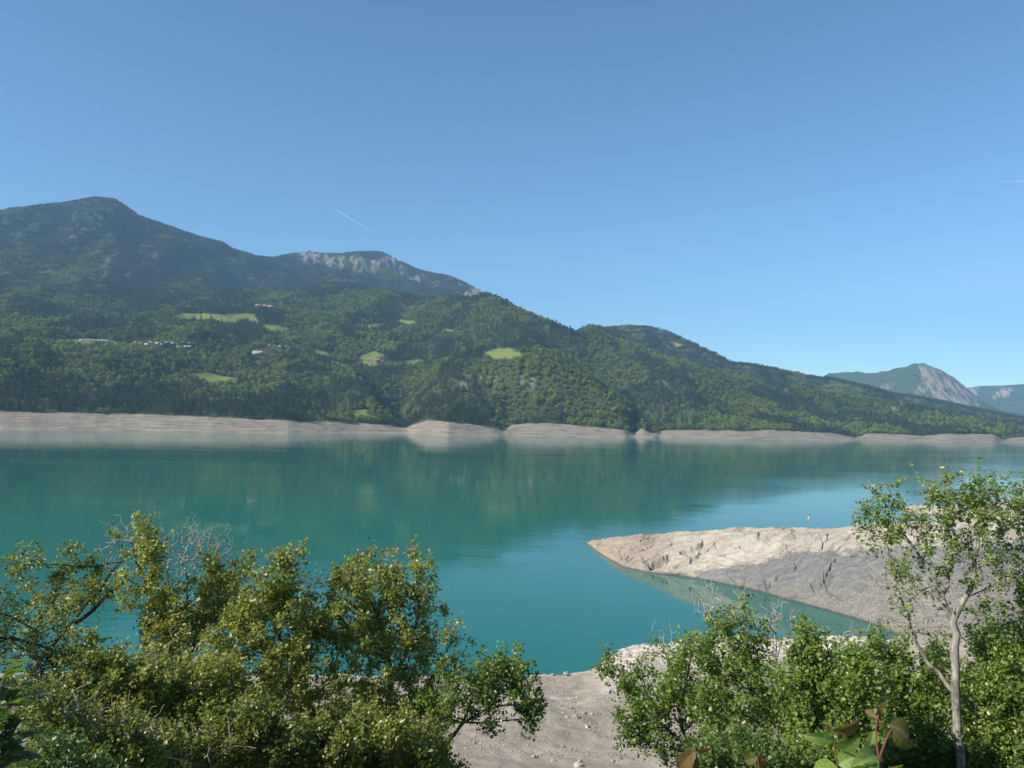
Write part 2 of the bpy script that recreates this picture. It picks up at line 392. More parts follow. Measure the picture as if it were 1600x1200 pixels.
# spurs and knolls standing in front of the general slope (pixel, pixel, distance, half width, drop)
def add_spur(GZ, pts, width, sharp=1.0):
    P = np.array([atd(px, py, d) for px, py, d in pts]); best = np.full(GZ.shape, -1e9)
    for a, b in zip(P[:-1], P[1:]):
        L = ((b - a)[:2] ** 2).sum()
        t = np.clip(((GX - a[0]) * (b - a)[0] + (GY - a[1]) * (b - a)[1]) / L, 0, 1)
        dd = np.hypot(GX - a[0] - t * (b - a)[0], GY - a[1] - t * (b - a)[1])
        zc = a[2] + t * (b - a)[2] - TREE_H
        best = np.maximum(best, zc - sharp * np.maximum(dd - width, 0) * (0.62 + 0.12 * pn(GX / 90, GY / 90, 77)) - 0.00035 * dd * dd)
    k = 14.0
    f = sstep(2.0, 2.55, GP); return GZ * (1 - f) + np.logaddexp(GZ / k, best / k) * k * f
def carve(GZ, px, pyend, width, depth):
    # a ravine that comes down to the shore at picture column px
    d = ray(px, 660.0); az = math.atan2(d[0], d[1])
    j = np.argmin(np.abs(AZ - az)); r0 = d_b[j]
    d2 = ray(pyend[0], pyend[1]); az2 = math.atan2(d2[0], d2[1])
    t = np.clip((GD - r0) / pyend[2], 0, 1.15); azc = az + (az2 - az) * t
    lat = np.abs((AZ[:, None] - azc) * GD + 18 * pn(GD / 160, GD * 0 + px, 3))
    f = np.clip(1 - lat / (width * (0.35 + 0.65 * t)), 0, 1); f = f * f * (3 - 2 * f)
    return GZ - depth * f * sstep(-0.15, 0.3, (GD - r0) / pyend[2] + 0.02) * (1 - sstep(0.7, 1.1, t)) * sstep(2.0, 2.5, GP)
GZ = add_spur(GZ, [(752, 553, 2020), (790, 546, 2000), (838, 547, 1950)], 55)
GZ = add_spur(GZ, [(838, 547, 1950), (890, 574, 1880), (945, 612, 1810), (982, 652, 1770)], 4, 1.5)
GZ = add_spur(GZ, [(760, 556, 2080), (730, 590, 1900), (716, 640, 1680)], 20, 0.8)
GZ = add_spur(GZ, [(980, 555, 2650), (1040, 595, 2380), (1090, 640, 2080)], 6, 0.9)
GZ = add_spur(GZ, [(1090, 588, 2780), (1160, 625, 2450), (1205, 655, 2150)], 8, 0.8)
GZ = add_spur(GZ, [(1240, 615, 2900), (1330, 650, 2500), (1375, 668, 2300)], 8, 0.8)
GZ = add_spur(GZ, [(1420, 643, 3000), (1500, 664, 2600)], 8, 0.8)
GZ = add_spur(GZ, [(560, 600, 1950), (620, 640, 1680)], 14, 0.7)
GZ = carve(GZ, 640, (600, 570, 500), 150, 50)
GZ = carve(GZ, 1050, (940, 560, 620), 260, 80)
GZ = carve(GZ, 1342, (1260, 610, 600), 200, 45)
GZ = carve(GZ, 1572, (1530, 600, 420), 90, 30)
# nothing may rise above the traced crest lines
lim_k = EYE.z + te_k[:, None] * GD - TREE_H; lim_r = EYE.z + np.minimum(te_r, 1)[:, None] * GD - TREE_H
lim = np.where((GP <= 5.6) & (hid[:, None] > 0.5), np.minimum(lim_r, lim_k), lim_k); lim = np.where(GP > 8.3, 1e6, lim)
GZ = np.where(GP > 2, np.minimum(GZ, lim), GZ)
# small irregularities of the exposed bank
bankm = sstep(1.0, 1.15, GP) * (1 - sstep(2.0, 2.15, GP))
GZ += bankm * (0.9 * fbm(GX / 25, GY / 25, 4, 51) + 1.6 * (np.maximum(ridged(GX / 60, GY / 60, 3, 8), 0.25) - 0.25))
GPX, GPY = proj(np.stack([GX, GY, GZ + 0.0], -1))

def poly_mask(polys, px, py, soft=1.3, grow=0.0):
    m = np.zeros(px.shape)
    for p in polys:
        xs = [a for a, b in p]; ys = [b for a, b in p]
        sel = (px > min(xs) - 6) & (px < max(xs) + 6) & (py > min(ys) - 6) & (py < max(ys) + 6 + grow)
        if not sel.any(): continue
        x = px[sel]; y = py[sel] 
        ins = inpoly(x, y, p)
        if grow: ins |= inpoly(x, y - grow, p) | inpoly(x, y - grow * 0.5, p)
        d = segdist(x, y, list(p) + [p[0]])
        v = np.where(ins, 1.0, np.clip(1 - d / soft, 0, 1)); m[sel] = np.maximum(m[sel], v)
    return m
MEADOWS = [[(268, 495), (285, 490), (345, 492), (380, 501), (372, 504), (330, 499), (290, 498)], [(350, 490), (396, 491), (404, 503), (378, 501)],
           [(408, 508), (430, 509), (450, 513), (447, 520), (424, 517)], [(170, 535), (214, 537), (210, 541), (176, 539)], [(60, 534), (125, 529), (200, 534), (130, 536)],
           [(298, 587), (322, 581), (345, 588), (372, 592), (370, 598), (318, 596)], [(486, 547), (524, 551), (520, 557), (492, 553)],
           [(556, 558), (585, 549), (599, 554), (592, 562), (566, 562)], [(556, 564), (625, 565), (662, 562), (640, 570), (575, 571)],
           [(756, 551), (775, 545), (806, 545), (816, 555), (795, 561), (774, 560)], [(530, 507), (600, 506), (576, 513)], [(618, 500), (650, 502), (640, 506)],
           [(544, 643), (570, 639), (574, 650), (560, 656)], [(455, 622), (490, 628), (500, 633), (470, 628)], [(690, 513), (712, 517), (700, 519)], [(1040, 533), (1075, 540), (1060, 543)],
           [(520, 566), (560, 570), (545, 575)]]
ROCKS = [[(462, 396), (480, 393), (500, 398), (520, 404), (560, 404), (590, 408), (610, 402), (640, 424), (640, 432), (622, 430), (600, 418), (585, 426), (560, 424), (548, 418), (520, 420), (500, 412), (478, 414)],
         [(722, 466), (740, 452), (748, 456), (738, 467)], [(716, 608), (722, 588), (738, 584), (730, 606)], [(810, 606), (815, 586), (838, 592), (832, 612)], [(750, 590), (775, 588), (772, 598)],
         [(1218, 608), (1232, 612), (1230, 617), (1216, 612)], [(1388, 640), (1396, 632), (1410, 633), (1402, 642)], [(1036, 596), (1048, 603), (1044, 608)], [(640, 480), (660, 478), (655, 484)],
         [(632, 424), (650, 428), (655, 440), (640, 436)]]
wx = 2.2 * pn(GPX / 9, GPY / 5, 61); wy = 1.2 * pn(GPX / 9, GPY / 5, 62)
meadow = poly_mask(MEADOWS, GPX + wx, GPY + wy, 1.0)
meadow = np.where(GP > 2.1, meadow, 0)
rock = poly_mask(ROCKS, GPX + 2 * wx, GPY + 2 * wy, 3) * (0.25 + 0.9 * sstep(-0.25, 0.25, fbm(GPX / 9, GPY / 12, 3, 91)))
crest_rock = sstep(0.15, 0.5, fbm(GX / 300, GY / 500, 4, 95)) * sstep(6.8, 8, GP) * (1 - sstep(8, 8.2, GP)) * sstep(420, 470, GPX) * (1 - sstep(640, 700, GPX)) * 0.4
rock = np.clip(np.where(GP > 2.1, rock + crest_rock, 0), 0, 1)
bankc = sstep(0.9, 1.0, GP) * (1 - sstep(1.97, 2.03, GP + 0.03 * pn(GX / 30, GY / 30, 4)))
# real relief on the crags: ribs and runnels
GZ += rock * sstep(4.8, 6, GP) * 45 * (ridged(GX / 75, GY / 500, 3, 17) - 0.3)
far_mat = mat_far_ground()
FV = np.stack([GX, GY, GZ], -1)
far_land = mesh_obj('hills', FV.reshape(-1, 3), gridfaces(*GX.shape)[:, ::-1], far_mat, smooth=True,
                    attrs={'meadow': meadow, 'rock': rock, 'bank': bankc})
tag(far_land, kind='structure')
FARBVH = BVHTree.FromPolygons([tuple(v) for v in FV[::2, ::2].reshape(-1, 3)], [tuple(int(i) for i in f) for f in gridfaces(*FV[::2, ::2].shape[:2])])
def hit(px, py):
    d = Vector(ray(px, py)).normalized(); r = FARBVH.ray_cast(EYE, d, 20000)
    return r[0]

# far mountains on the right: closed ridges with two sides
def mountain(name, sky, dist, front, seed, rocks, mat, basepx, amp=90):
    az, te = curve_az(sky); A = np.linspace(az[0], az[-1], 420); T = np.interp(A, az, te); T = smooth(T, 5)
    zc = EYE.z + T * dist; n = 150; t = np.linspace(0, 1, n)
    P = np.concatenate([t, 1 + t[1:40] / t[39]])
    D = dist - front + np.minimum(P, 1)[None, :] * front + np.maximum(P - 1, 0)[None, :] * 1500
    prof = np.where(P <= 1, np.minimum(P, 1) ** 1.25, 1 - (P - 1) ** 1.3)
    X = D * np.sin(A)[:, None]; Y = D * np.cos(A)[:, None]
    Z = -6 + (zc[:, None] + 6) * prof[None, :]
    e = np.sin(np.pi * np.clip(P, 0, 1)) ** 0.7
    e = np.where(P > 1, 0.2, e)[None, :] * np.clip(zc[:, None] / 500, 0, 1)
    Z = Z + e * amp * (1.3 * (ridged(X / 420 + Y / 1500, Y / 1600, 5, seed, 0.55) - 0.3) + 0.4 * fbm(X / 150, Y / 500, 3, seed + 9))
    V = np.stack([X, Y, Z], -1); px, py = proj(V)
    w = 5 * fbm(px / 14, py / 9, 3, seed + 4)
    rk = poly_mask(rocks, px + w, py + w * 0.6, 2.0) * sstep(-0.35, 0.25, fbm(px / 6 - py / 9, py / 18 + px / 30, 3, seed + 6) + 0.1)
    o = mesh_obj(name, V.reshape(-1, 3), gridfaces(len(A), len(P))[:, ::-1], mat, smooth=True, attrs={'rock': rk}); tag(o, kind='structure')
mountain('mountain', [(1230, 640), (1270, 600), (1295, 584), (1320, 583), (1370, 583), (1400, 577), (1430, 570), (1452, 571), (1470, 580), (1490, 592), (1505, 603), (1515, 612), (1535, 628), (1560, 640), (1620, 655), (1700, 668), (1800, 672)],
         7400, 2800, 40, [[(1436, 572), (1452, 572), (1475, 584), (1500, 598), (1512, 611), (1530, 626), (1525, 634), (1480, 632), (1440, 618), (1425, 610), (1450, 606), (1440, 590)], [(1378, 604), (1395, 598), (1392, 608), (1378, 608)]],
         mat_mountain('limestone_mountain', (0.33, 0.285, 0.25), (0.05, 0.085, 0.045)), 0, 140)
mountain('mountain', [(1440, 660), (1480, 625), (1505, 608), (1530, 604), (1560, 603), (1600, 600), (1680, 590), (1800, 585), (1950, 600)],
         9800, 2900, 70, [[(1512, 606), (1528, 606), (1530, 616), (1518, 614)], [(1550, 622), (1560, 608), (1584, 608), (1580, 616)]],
         mat_mountain('blue_mountain', (0.38, 0.33, 0.28), (0.05, 0.085, 0.05)), 0, 120)

# ------------------------------------------------------------------ far trees
def leaf_cloud(rng, C, Nn, size, jit):
    """clump-sized faces at points C turned roughly along Nn"""
    n = len(C); N = Nn + rng.normal(0, jit, (n, 3)); N /= np.linalg.norm(N, axis=1)[:, None]
    R = rng.normal(0, 1, (n, 3)); U = np.cross(N, R); U /= np.linalg.norm(U, axis=1)[:, None]; Wv = np.cross(N, U)
    s = size * rng.uniform(0.6, 1.3, n)[:, None]
    V = np.stack([C - U * s * 0.6, C - Wv * s * 0.5 + U * s * 0.1, C + U * s * 0.7, C + Wv * s * 0.55], 1)
    return V.reshape(-1, 3), np.arange(n * 4).reshape(-1, 4)
def cyl(p0, p1, r0, r1, k=6):
    p0 = np.array(p0, float); p1 = np.array(p1, float); d = p1 - p0; d /= np.linalg.norm(d)
    u = np.cross(d, [0.3, 0.9, 0.2]); u /= np.linalg.norm(u); w = np.cross(d, u)
    a = np.arange(k) / k * 2 * np.pi; c = np.cos(a)[:, None] * u + np.sin(a)[:, None] * w
    V = np.concatenate([p0 + c * r0, p1 + c * r1]); i = np.arange(k)
    return V, np.stack([i, (i + 1) % k, (i + 1) % k + k, i + k], 1)
def join(parts):
    V = []; Fs = []; o = 0
    for v, f in parts: V.append(v); Fs.append(f + o); o += len(v)
    return np.concatenate(V), np.concatenate(Fs)
ICO = None
def ico(n=2):
    import bmesh
    bm = bmesh.new(); bmesh.ops.create_icosphere(bm, subdivisions=n, radius=1.0); V = np.array([v.co[:] for v in bm.verts]); Fc = np.array([[v.index for v in f.verts] for f in bm.faces]); bm.free()
    return V, np.concatenate([Fc, Fc[:, 2:3]], 1)[:, :3]
def lobe(rng, c, r, flat=0.85):
    V, Fc = ICO2; o = rng.uniform(0, 90)
    q = 1 + 0.30 * pn(V[:, 0] * 2.3 + o, V[:, 1] * 2.3 + V[:, 2] * 1.7, 5) + rng.normal(0, 0.07, len(V))
    return c + V * q[:, None] * r * np.array([1, 1, flat]), np.stack([Fc[:, 0], Fc[:, 1], Fc[:, 2], Fc[:, 2]], 1)
ICO2 = ico(2)
def broad_tree(rng, H=10.0, R=4.2):
    parts = [cyl((0, 0, -1.5), (0, 0, H * 0.5), 0.28, 0.15)]; C = []; N = []
    for k in range(8):
        a = k * 2.4 + rng.uniform(-.5, .5); q = rng.uniform(0.3, 0.62) * R; c = np.array([math.cos(a) * q, math.sin(a) * q, H * rng.uniform(0.34, 0.74)])
        if k == 0: c = np.array([rng.uniform(-.5, .5), 0, H * 0.80])
        r = R * rng.uniform(0.36, 0.56); n = 34
        parts.append(lobe(rng, c, r * 0.92))
        d = rng.normal(0, 1, (n, 3)); d[:, 2] += 0.25; d /= np.linalg.norm(d, axis=1)[:, None]
        C.append(c + d * r * np.array([1, 1, 0.85]) * rng.uniform(0.92, 1.12, (n, 1))); N.append(d)
    parts.append(leaf_cloud(rng, np.concatenate(C), np.concatenate(N), 0.8, 0.4)); return join(parts)
def pine_tree(rng, H=12.0, R=2.9):
    parts = [cyl((0, 0, -1.5), (0, 0, H * 0.95), 0.25, 0.05)]; C = []; N = []
    for k in range(9):
        z = (0.2 + 0.72 * k / 8); a = k * 2.4; rr = R * (1.12 - z) ** 0.65; q = rr * 0.42 * (k < 8)
        c = np.array([math.cos(a) * q, math.sin(a) * q, z * H]); r = rr * 0.72
        parts.append(lobe(rng, c, r, 0.8)); n = 22
        d = rng.normal(0, 1, (n, 3)); d[:, 2] += 0.2; d /= np.linalg.norm(d, axis=1)[:, None]
        C.append(c + d * r * rng.uniform(0.9, 1.2, (n, 1))); N.append(d)
    parts.append(leaf_cloud(rng, np.concatenate(C), np.concatenate(N), 0.65, 0.5)); return join(parts)
def clump(rng, kind):
    parts = []
    for k in range(13):
        a = rng.uniform(0, 6.28); q = math.sqrt(rng.uniform(0, 1)) * 15
        b = rng.uniform() < (0.6 if kind == 0 else 0.2); v, f = (broad_tree if b else pine_tree)(rng, rng.uniform(7, 10) if b else rng.uniform(9, 13))
        parts.append((v * rng.uniform(0.8, 1.15) + np.array([math.cos(a) * q, math.sin(a) * q, 0]), f))
    return join(parts)
M_BROAD = mat_far_tree('broadleaf_far', (0.048, 0.098, 0.021), (0.245, 0.300, 0.055))
M_PINE = mat_far_tree('pine_far', (0.020, 0.048, 0.025), (0.066, 0.105, 0.044))
rg = np.random.default_rng(3)
protos = bpy.data.collections.new('tree_sources'); protoc = bpy.data.collections.new('clump_sources')
PB = [mesh_obj('a%d_tree' % i, *broad_tree(rg, rg.uniform(8, 11), rg.uniform(3.6, 5.0)), M_BROAD, link=False) for i in range(4)]
PP = [mesh_obj('b%d_tree' % i, *pine_tree(rg, rg.uniform(10, 14), rg.uniform(2.3, 3.0)), M_PINE, link=False) for i in range(3)]
for o in PB + PP: protos.objects.link(o)
for i in range(3): protoc.objects.link(mesh_obj('a%d_clump' % i, *clump(rg, 0), M_BROAD, link=False))
for i in range(3): protoc.objects.link(mesh_obj('b%d_clump' % i, *clump(rg, 1), M_PINE, link=False))

def scatter(name, pts, idx, scl, coll, seed=0):
    o = mesh_obj(name, pts, [], None); me = o.data
    a = me.attributes.new('idx', 'INT', 'POINT'); a.data.foreach_set('value', np.asarray(idx, np.int32))
    a = me.attributes.new('scl', 'FLOAT_VECTOR', 'POINT'); a.data.foreach_set('vector', np.asarray(scl, np.float32).ravel())
    a = me.attributes.new('rot', 'FLOAT_VECTOR', 'POINT')
    rr = np.zeros((len(pts), 3), np.float32); rr[:, 2] = np.random.default_rng(seed).uniform(0, 6.28, len(pts)); a.data.foreach_set('vector', rr.ravel())
    g = bpy.data.node_groups.new(name + '_nodes', 'GeometryNodeTree')
    g.interface.new_socket('Geometry', in_out='INPUT', socket_type='NodeSocketGeometry'); g.interface.new_socket('Geometry', in_out='OUTPUT', socket_type='NodeSocketGeometry')
    gi = g.nodes.new('NodeGroupInput'); go = g.nodes.new('NodeGroupOutput')
    ci = g.nodes.new('GeometryNodeCollectionInfo'); ci.inputs[0].default_value = coll; ci.inputs['Separate Children'].default_value = True; ci.inputs['Reset Children'].default_value = True
    ip = g.nodes.new('GeometryNodeInstanceOnPoints'); ip.inputs['Pick Instance'].default_value = True
    def na(nm, ty):
        n = g.nodes.new('GeometryNodeInputNamedAttribute'); n.data_type = ty; n.inputs[0].default_value = nm; return n.outputs[0]
    e2r = g.nodes.new('FunctionNodeEulerToRotation')
    g.links.new(gi.outputs[0], ip.inputs['Points']); g.links.new(ci.outputs[0], ip.inputs['Instance'])
    g.links.new(na('idx', 'INT'), ip.inputs['Instance Index']); g.links.new(na('scl', 'FLOAT_VECTOR'), ip.inputs['Scale'])
    g.links.new(na('rot', 'FLOAT_VECTOR'), e2r.inputs[0]); g.links.new(e2r.outputs[0], ip.inputs['Rotation'])
    g.links.new(ip.outputs[0], go.inputs[0])
    md = o.modifiers.new('scatter', 'NODES'); md.node_group = g
    return o

def sample_land(spacing_px, gp0, gp1, seed, cell):
    """random points on the far height field, one per about cell m2"""
    r = np.random.default_rng(seed)
    A = np.stack([GX, GY], -1)
    ux = A[1:, :-1] - A[:-1, :-1]; uy = A[:-1, 1:] - A[:-1, :-1]
    area = np.abs(ux[..., 0] * uy[..., 1] - ux[..., 1] * uy[..., 0])
    gp = GP[:-1, :-1]; area = np.where((gp >= gp0) & (gp < gp1), area, 0)
    n = r.poisson(area / cell); i, j = np.nonzero(n); k = n[i, j]; i = np.repeat(i, k); j = np.repeat(j, k)
    u = r.uniform(0, 1, len(i)); v = r.uniform(0, 1, len(i))
    def bl(G): return (G[i, j] * (1 - u) * (1 - v) + G[i + 1, j] * u * (1 - v) + G[i, j + 1] * (1 - u) * v + G[i + 1, j + 1] * u * v)
    P = np.stack([bl(GX), bl(GY), bl(GZ)], 1)
    return P, bl(GP), bl(meadow), bl(rock), r
TP, tg, tm, trk, r1 = sample_land(0, 1.99, 5.35, 5, 62)
tx, ty = proj(TP)
CLEAR = poly_mask(MEADOWS, tx, ty, 0.6, grow=3.2)
SETTLE = [[(112, 529), (168, 529), (168, 540), (112, 540)], [(205, 530), (302, 531), (302, 550), (205, 546)], [(392, 545), (416, 545), (416, 562), (392, 562)], [(574, 555), (606, 556), (606, 570), (574, 570)], [(396, 474), (430, 474), (430, 486), (396, 486)], [(468, 534), (486, 534), (486, 546), (468, 546)], [(418, 536), (470, 537), (470, 546), (418, 545)]]
settle = poly_mask(SETTLE, tx, ty, 0.6)
dens = fbm(TP[:, 0] / 110, TP[:, 1] / 160, 4, 21)
keep = (CLEAR < 0.5) & ((settle < 0.5) | (r1.uniform(0, 1, len(TP)) < 0.10)) & (trk < 0.25 + 0.3 * r1.uniform(0, 1, len(TP)))
keep &= (r1.uniform(0, 1, len(TP)) < np.clip(1.25 + 0.9 * dens, 0.35, 1)) & (TP[:, 2] > 3)
keep &= (tx > -380) & (tx < 1980)
TP = TP[keep]; tx = tx[keep]; ty = ty[keep]; dens = dens[keep]
sp = fbm(TP[:, 0] / 260, TP[:, 1] / 420, 4, 71) + 0.5 * pn(TP[:, 0] / 60, TP[:, 1] / 60, 72)
# broadleaf on the cultivated terrace, pines lower down and higher up
br = 0.28 + 0.50 * sstep(520, 560, ty) * (1 - sstep(595, 615, ty)) * (1 - sstep(500, 760, tx)) + 0.22 * sstep(860, 1000, tx) - 0.18 * sstep(600, 625, ty) * (1 - sstep(600, 700, tx))
isb = (sp * 1.5 + br + 0.12) > r1.uniform(0.15, 0.62, len(TP))
idx = np.where(isb, r1.integers(0, 4, len(TP)), 4 + r1.integers(0, 3, len(TP)))
sc = np.clip(r1.lognormal(0.10, 0.30, len(TP)), 0.5, 2.1) * (0.92 + 0.35 * np.clip(pn(TP[:, 0] / 70, TP[:, 1] / 70, 5), -0.5, 0.6)); S3 = np.stack([sc * r1.uniform(0.9, 1.25, len(TP)), sc * r1.uniform(0.9, 1.25, len(TP)), sc], 1)
S3[idx >= 4, :2] *= 1.25
# the 280 far trees that show largest stand alone, the rest is one wood
size = sc / np.hypot(TP[:, 0], TP[:, 1]) * (tx > 2) * (tx < 1598)
near = np.argsort(-size)[:280]; m = np.ones(len(TP), bool); m[near] = False
wood = scatter('forest', TP[m], idx[m], S3[m], protos, 1); tag(wood, 'mixed wood of pines and leafy trees over the lower slopes', 'forest', kind='stuff')
for i in near:
    src = (PB + PP)[idx[i]]; o = src.copy(); o.name = 'far_pine_tree' if idx[i] >= 4 else 'far_leafy_tree'; COL.objects.link(o)
    o.location = TP[i]; o.scale = S3[i]; o.rotation_euler = (0, 0, r1.uniform(0, 6.28))
    zone = ['far left', 'left', 'mid left', 'middle', 'right'][int(np.searchsorted([60, 300, 560, 900], tx[i]))]
    high = 'tall' if sc[i] > np.median(sc[near]) else 'lower'
    row = 'edging' if tg[keep][i] < 2.08 else 'just above'
    kind_ = 'dark pine' if idx[i] >= 4 else 'leafy green tree'
    tag(o, '%s %s %s the bare far bank, %s stretch' % (high, kind_, row, zone), 'tree', 'trees at the foot of the wooded slope')
CP, cg, cm, crk, r2 = sample_land(0, 5.35, 8.6, 9, 300)
cx, cy = proj(CP)
keep = (crk < 0.12 + 0.25 * r2.uniform(0, 1, len(CP))) & (cm < 0.4) & (cx > -380) & (cx < 1980)
CP = CP[keep]; cx = cx[keep]; cy = cy[keep]
spc = fbm(CP[:, 0] / 350, CP[:, 1] / 500, 4, 81)
idc = np.where(spc > 0.42, r2.integers(0, 3, len(CP)), 3 + r2.integers(0, 3, len(CP)))
sc = r2.uniform(0.8, 1.25, len(CP)); hs = 1 - 0.45 * (cg[keep] > 7.6); up = scatter('forest', CP, idc, np.stack([sc, sc, sc * 0.95 * hs], 1), protoc, 2)
tag(up, 'dark pine forest covering the mountain flanks up to the crest', 'forest', kind='stuff')
print('far trees', m.sum(), 'clumps', len(CP))

# ------------------------------------------------------------------ rocky headland
def line_at(pts, n, z=None):
    p = np.array(pts, float); seg = np.r_[0, np.cumsum(np.hypot(*np.diff(p[:, :2], axis=0).T))]
    # resample evenly over the world positions
    Wp = at(p[:, 0], p[:, 1], p[:, 2] if p.shape[1] > 2 else (z or 0.0))
    s = np.r_[0, np.cumsum(np.linalg.norm(np.diff(Wp, axis=0), axis=1))]; s /= s[-1]
    return Wp, s
def resample(Wp, s, u):
    return np.stack([np.interp(u, s, Wp[:, k]) for k in range(3)], 1)
def build_headland(name, near, crest, back_w, nu, nv, nb, mat, cracks, amp):
    N, _ = line_at(near, 0); Cr, _ = line_at(crest, 0)
    # both lines carry the same number of knots, so knot k of one belongs to knot k of the other
    kn = np.linspace(0, 1, len(near)); L = np.r_[0, np.cumsum(np.linalg.norm(np.diff((N + Cr) / 2, axis=0), axis=1))]; L /= L[-1]
    u = np.linspace(0, 1, nu); Nn = np.stack([smooth(np.interp(u, L, N[:, k]), 25) for k in range(3)], 1); Cc = np.stack([smooth(np.interp(u, L, Cr[:, k]), 25) for k in range(3)], 1)
    v = np.linspace(0, 1, nv)
    X = Nn[:, None, 0] + (Cc - Nn)[:, None, 0] * v[None, :]; Y = Nn[:, None, 1] + (Cc - Nn)[:, None, 1] * v[None, :]
    prof = (1 - (1 - v) ** 2.3)
    Z = -0.9 + (Cc[:, None, 2] + 0.9) * prof[None, :]
    d = (Cc - Nn)[:, :2]; d /= np.maximum(np.linalg.norm(d, axis=1), 1e-6)[:, None]
    dirb = d * 0.5 + np.array([0.25, 0.9]) * 0.5; dirb /= np.linalg.norm(dirb, axis=1)[:, None]
    w = np.linspace(0, 1, nb)[1:]; bw = back_w * (0.12 + np.clip(Cc[:, 2] / Cc[:, 2].max(), 0, 1))
    XB = Cc[:, None, 0] + dirb[:, None, 0] * bw[:, None] * w; YB = Cc[:, None, 1] + dirb[:, None, 1] * bw[:, None] * w
    ZB = Cc[:, None, 2] - (Cc[:, None, 2] + 2.5) * (w[None, :] ** 1.6)
    X = np.concatenate([X, XB], 1); Y = np.concatenate([Y, YB], 1); Z = np.concatenate([Z, ZB], 1)
    px, py = proj(np.stack([X, Y, Z], -1))
    Sm = np.r_[0, np.cumsum(np.linalg.norm(np.diff((Nn + Cc) / 2, axis=0), axis=1))][:, None] + 0 * X
    Wm = np.linalg.norm((Cc - Nn)[:, :2], axis=1)[:, None]; Tm = np.concatenate([v[None, :] * Wm, Wm + bw[:, None] * w[None, :]], 1)
    ca, sa = math.cos(0.56), math.sin(0.56)                    # the beds climb to the right across the face
    A = Sm * ca + Tm * sa; B = Tm * ca - Sm * sa + 5 * pn(Sm / 26, Tm / 20, 3) + 1.6 * pn(Sm / 9, Tm / 7, 4)
    st = fbm(A / 34, B / 2.6 + Z * 0.25, 5, 201, 0.55); blk = ridged(A / 15, B / 4.0, 4, 207)
    fr = (B / 2.3 + 1.3 * pn(A / 24, B / 9, 210)) % 1.0; fr2 = (B / 0.8 + 1.1 * pn(A / 11, B / 5, 212)) % 1.0
    lm = sstep(-0.3, 0.2, pn(A / 16, B / 6, 213)); terr = 0.5 + (fr ** 2.5) * 1.1 * lm + 0.42 * fr2 ** 2 * sstep(-0.2, 0.3, pn(A / 8, B / 4, 214))
    bed = 1 - sstep(0.0, 0.09, np.abs(pn(A / 22 + 9, B / 2.4 + Z * 0.3, 231))); bed2 = 1 - sstep(0.0, 0.10, np.abs(pn(A / 5.5, B / 7.5 + 4, 233)))
    bed *= sstep(-0.15, 0.25, pn(A / 12, B / 8, 235)); bed2 *= sstep(0.05, 0.35, pn(A / 10, B / 10, 237))
    Z0 = Z.copy(); env = np.clip(Z / 1.2, 0.10, 1)
    Z += amp * env * (0.30 * st + 0.30 * (blk - 0.4) + 0.62 * (terr - 0.5) + 0.35 * fbm(X / 22, Y / 22, 3, 215) + 0.12 * fbm(X / 0.9, Y / 0.9, 3, 216) - 1.1 * bed - 0.7 * bed2)
    wob = 2.0 * pn(px / 12, py / 7, 31)
    for pts, wd, dp in cracks:
        dd = segdist(px + wob * 1.6, py + wob, pts); dp = dp * 0.95
        Z -= dp * env * np.clip(1 - dd / wd, 0, 1) ** 0.4
    gl = sstep(0, 1, (py - np.interp(px, [980, 1060, 1110, 1180, 1240, 1300, 1360, 1440, 1600], [960, 905, 884, 874, 860, 858, 853, 850, 845]) + 9 * fbm(px / 26, py / 9, 3, 33)) / 9)
    gl *= sstep(1060, 1105, px + 10 * pn(px / 20, py / 10, 39))
    pk = 1 - sstep(1000, 1075, px + 25 * pn(px / 30, py / 12, 41))
    scr = sstep(-0.05, 0.25, fbm(px / 30, py / 11, 3, 37) + (py - np.interp(px, [920, 1000, 1100, 1200, 1300, 1400, 1600], [870, 895, 905, 917, 925, 900, 895])) / 26)
    V = np.stack([X, Y, Z], -1)
    o = mesh_obj(name, V.reshape(-1, 3), gridfaces(*X.shape)[:, ::-1], mat, smooth=False, attrs={'gray': gl, 'pink': pk, 'scree': scr * 0.85, 'bed_a': A, 'bed_b': B, 'joint': np.clip(bed * 0.8 + bed2 * 0.6, 0, 1)})
    o.data.polygons.foreach_set('use_smooth', np.ones(len(o.data.polygons), bool))
    return tag(o, kind='structure')
HM = mat_headland()
CR = [([(1019, 884), (1040, 872), (1050, 868), (1073, 861), (1090, 856), (1101, 849)], 4.2, 3.2), ([(1018, 885), (1034, 879), (1048, 874)], 5.5, 2.6), ([(1052, 884), (1075, 880), (1090, 868), (1100, 850)], 2.2, 1.6), ([(1120, 856), (1150, 850), (1160, 852), (1150, 857)], 1.6, 1.3),
      ([(1296, 835), (1288, 850), (1282, 862)], 1.0, 1.5), ([(1283, 918), (1293, 896), (1305, 872)], 1.2, 1.6), ([(1170, 916), (1200, 914), (1218, 900), (1240, 890), (1252, 878)], 1.3, 1.3),
      ([(1198, 868), (1230, 862), (1270, 868), (1300, 874)], 1.1, 0.9), ([(1085, 876), (1110, 860), (1120, 846)], 1.0, 0.8), ([(960, 866), (985, 855), (1010, 858)], 1.2, 0.5), ([(1225, 855), (1255, 842), (1270, 836)], 0.9, 0.6)]
near = [(914, 850, 0), (945, 873, 0), (975, 889, 0), (1010, 896, 0), (1060, 901, 0), (1110, 909, 0), (1180, 924, 0), (1245, 942, 0), (1300, 957, 0), (1350, 972, 0), (1400, 993, 0), (1450, 1012, 0), (1560, 1050, 0), (1900, 1150, 0)]
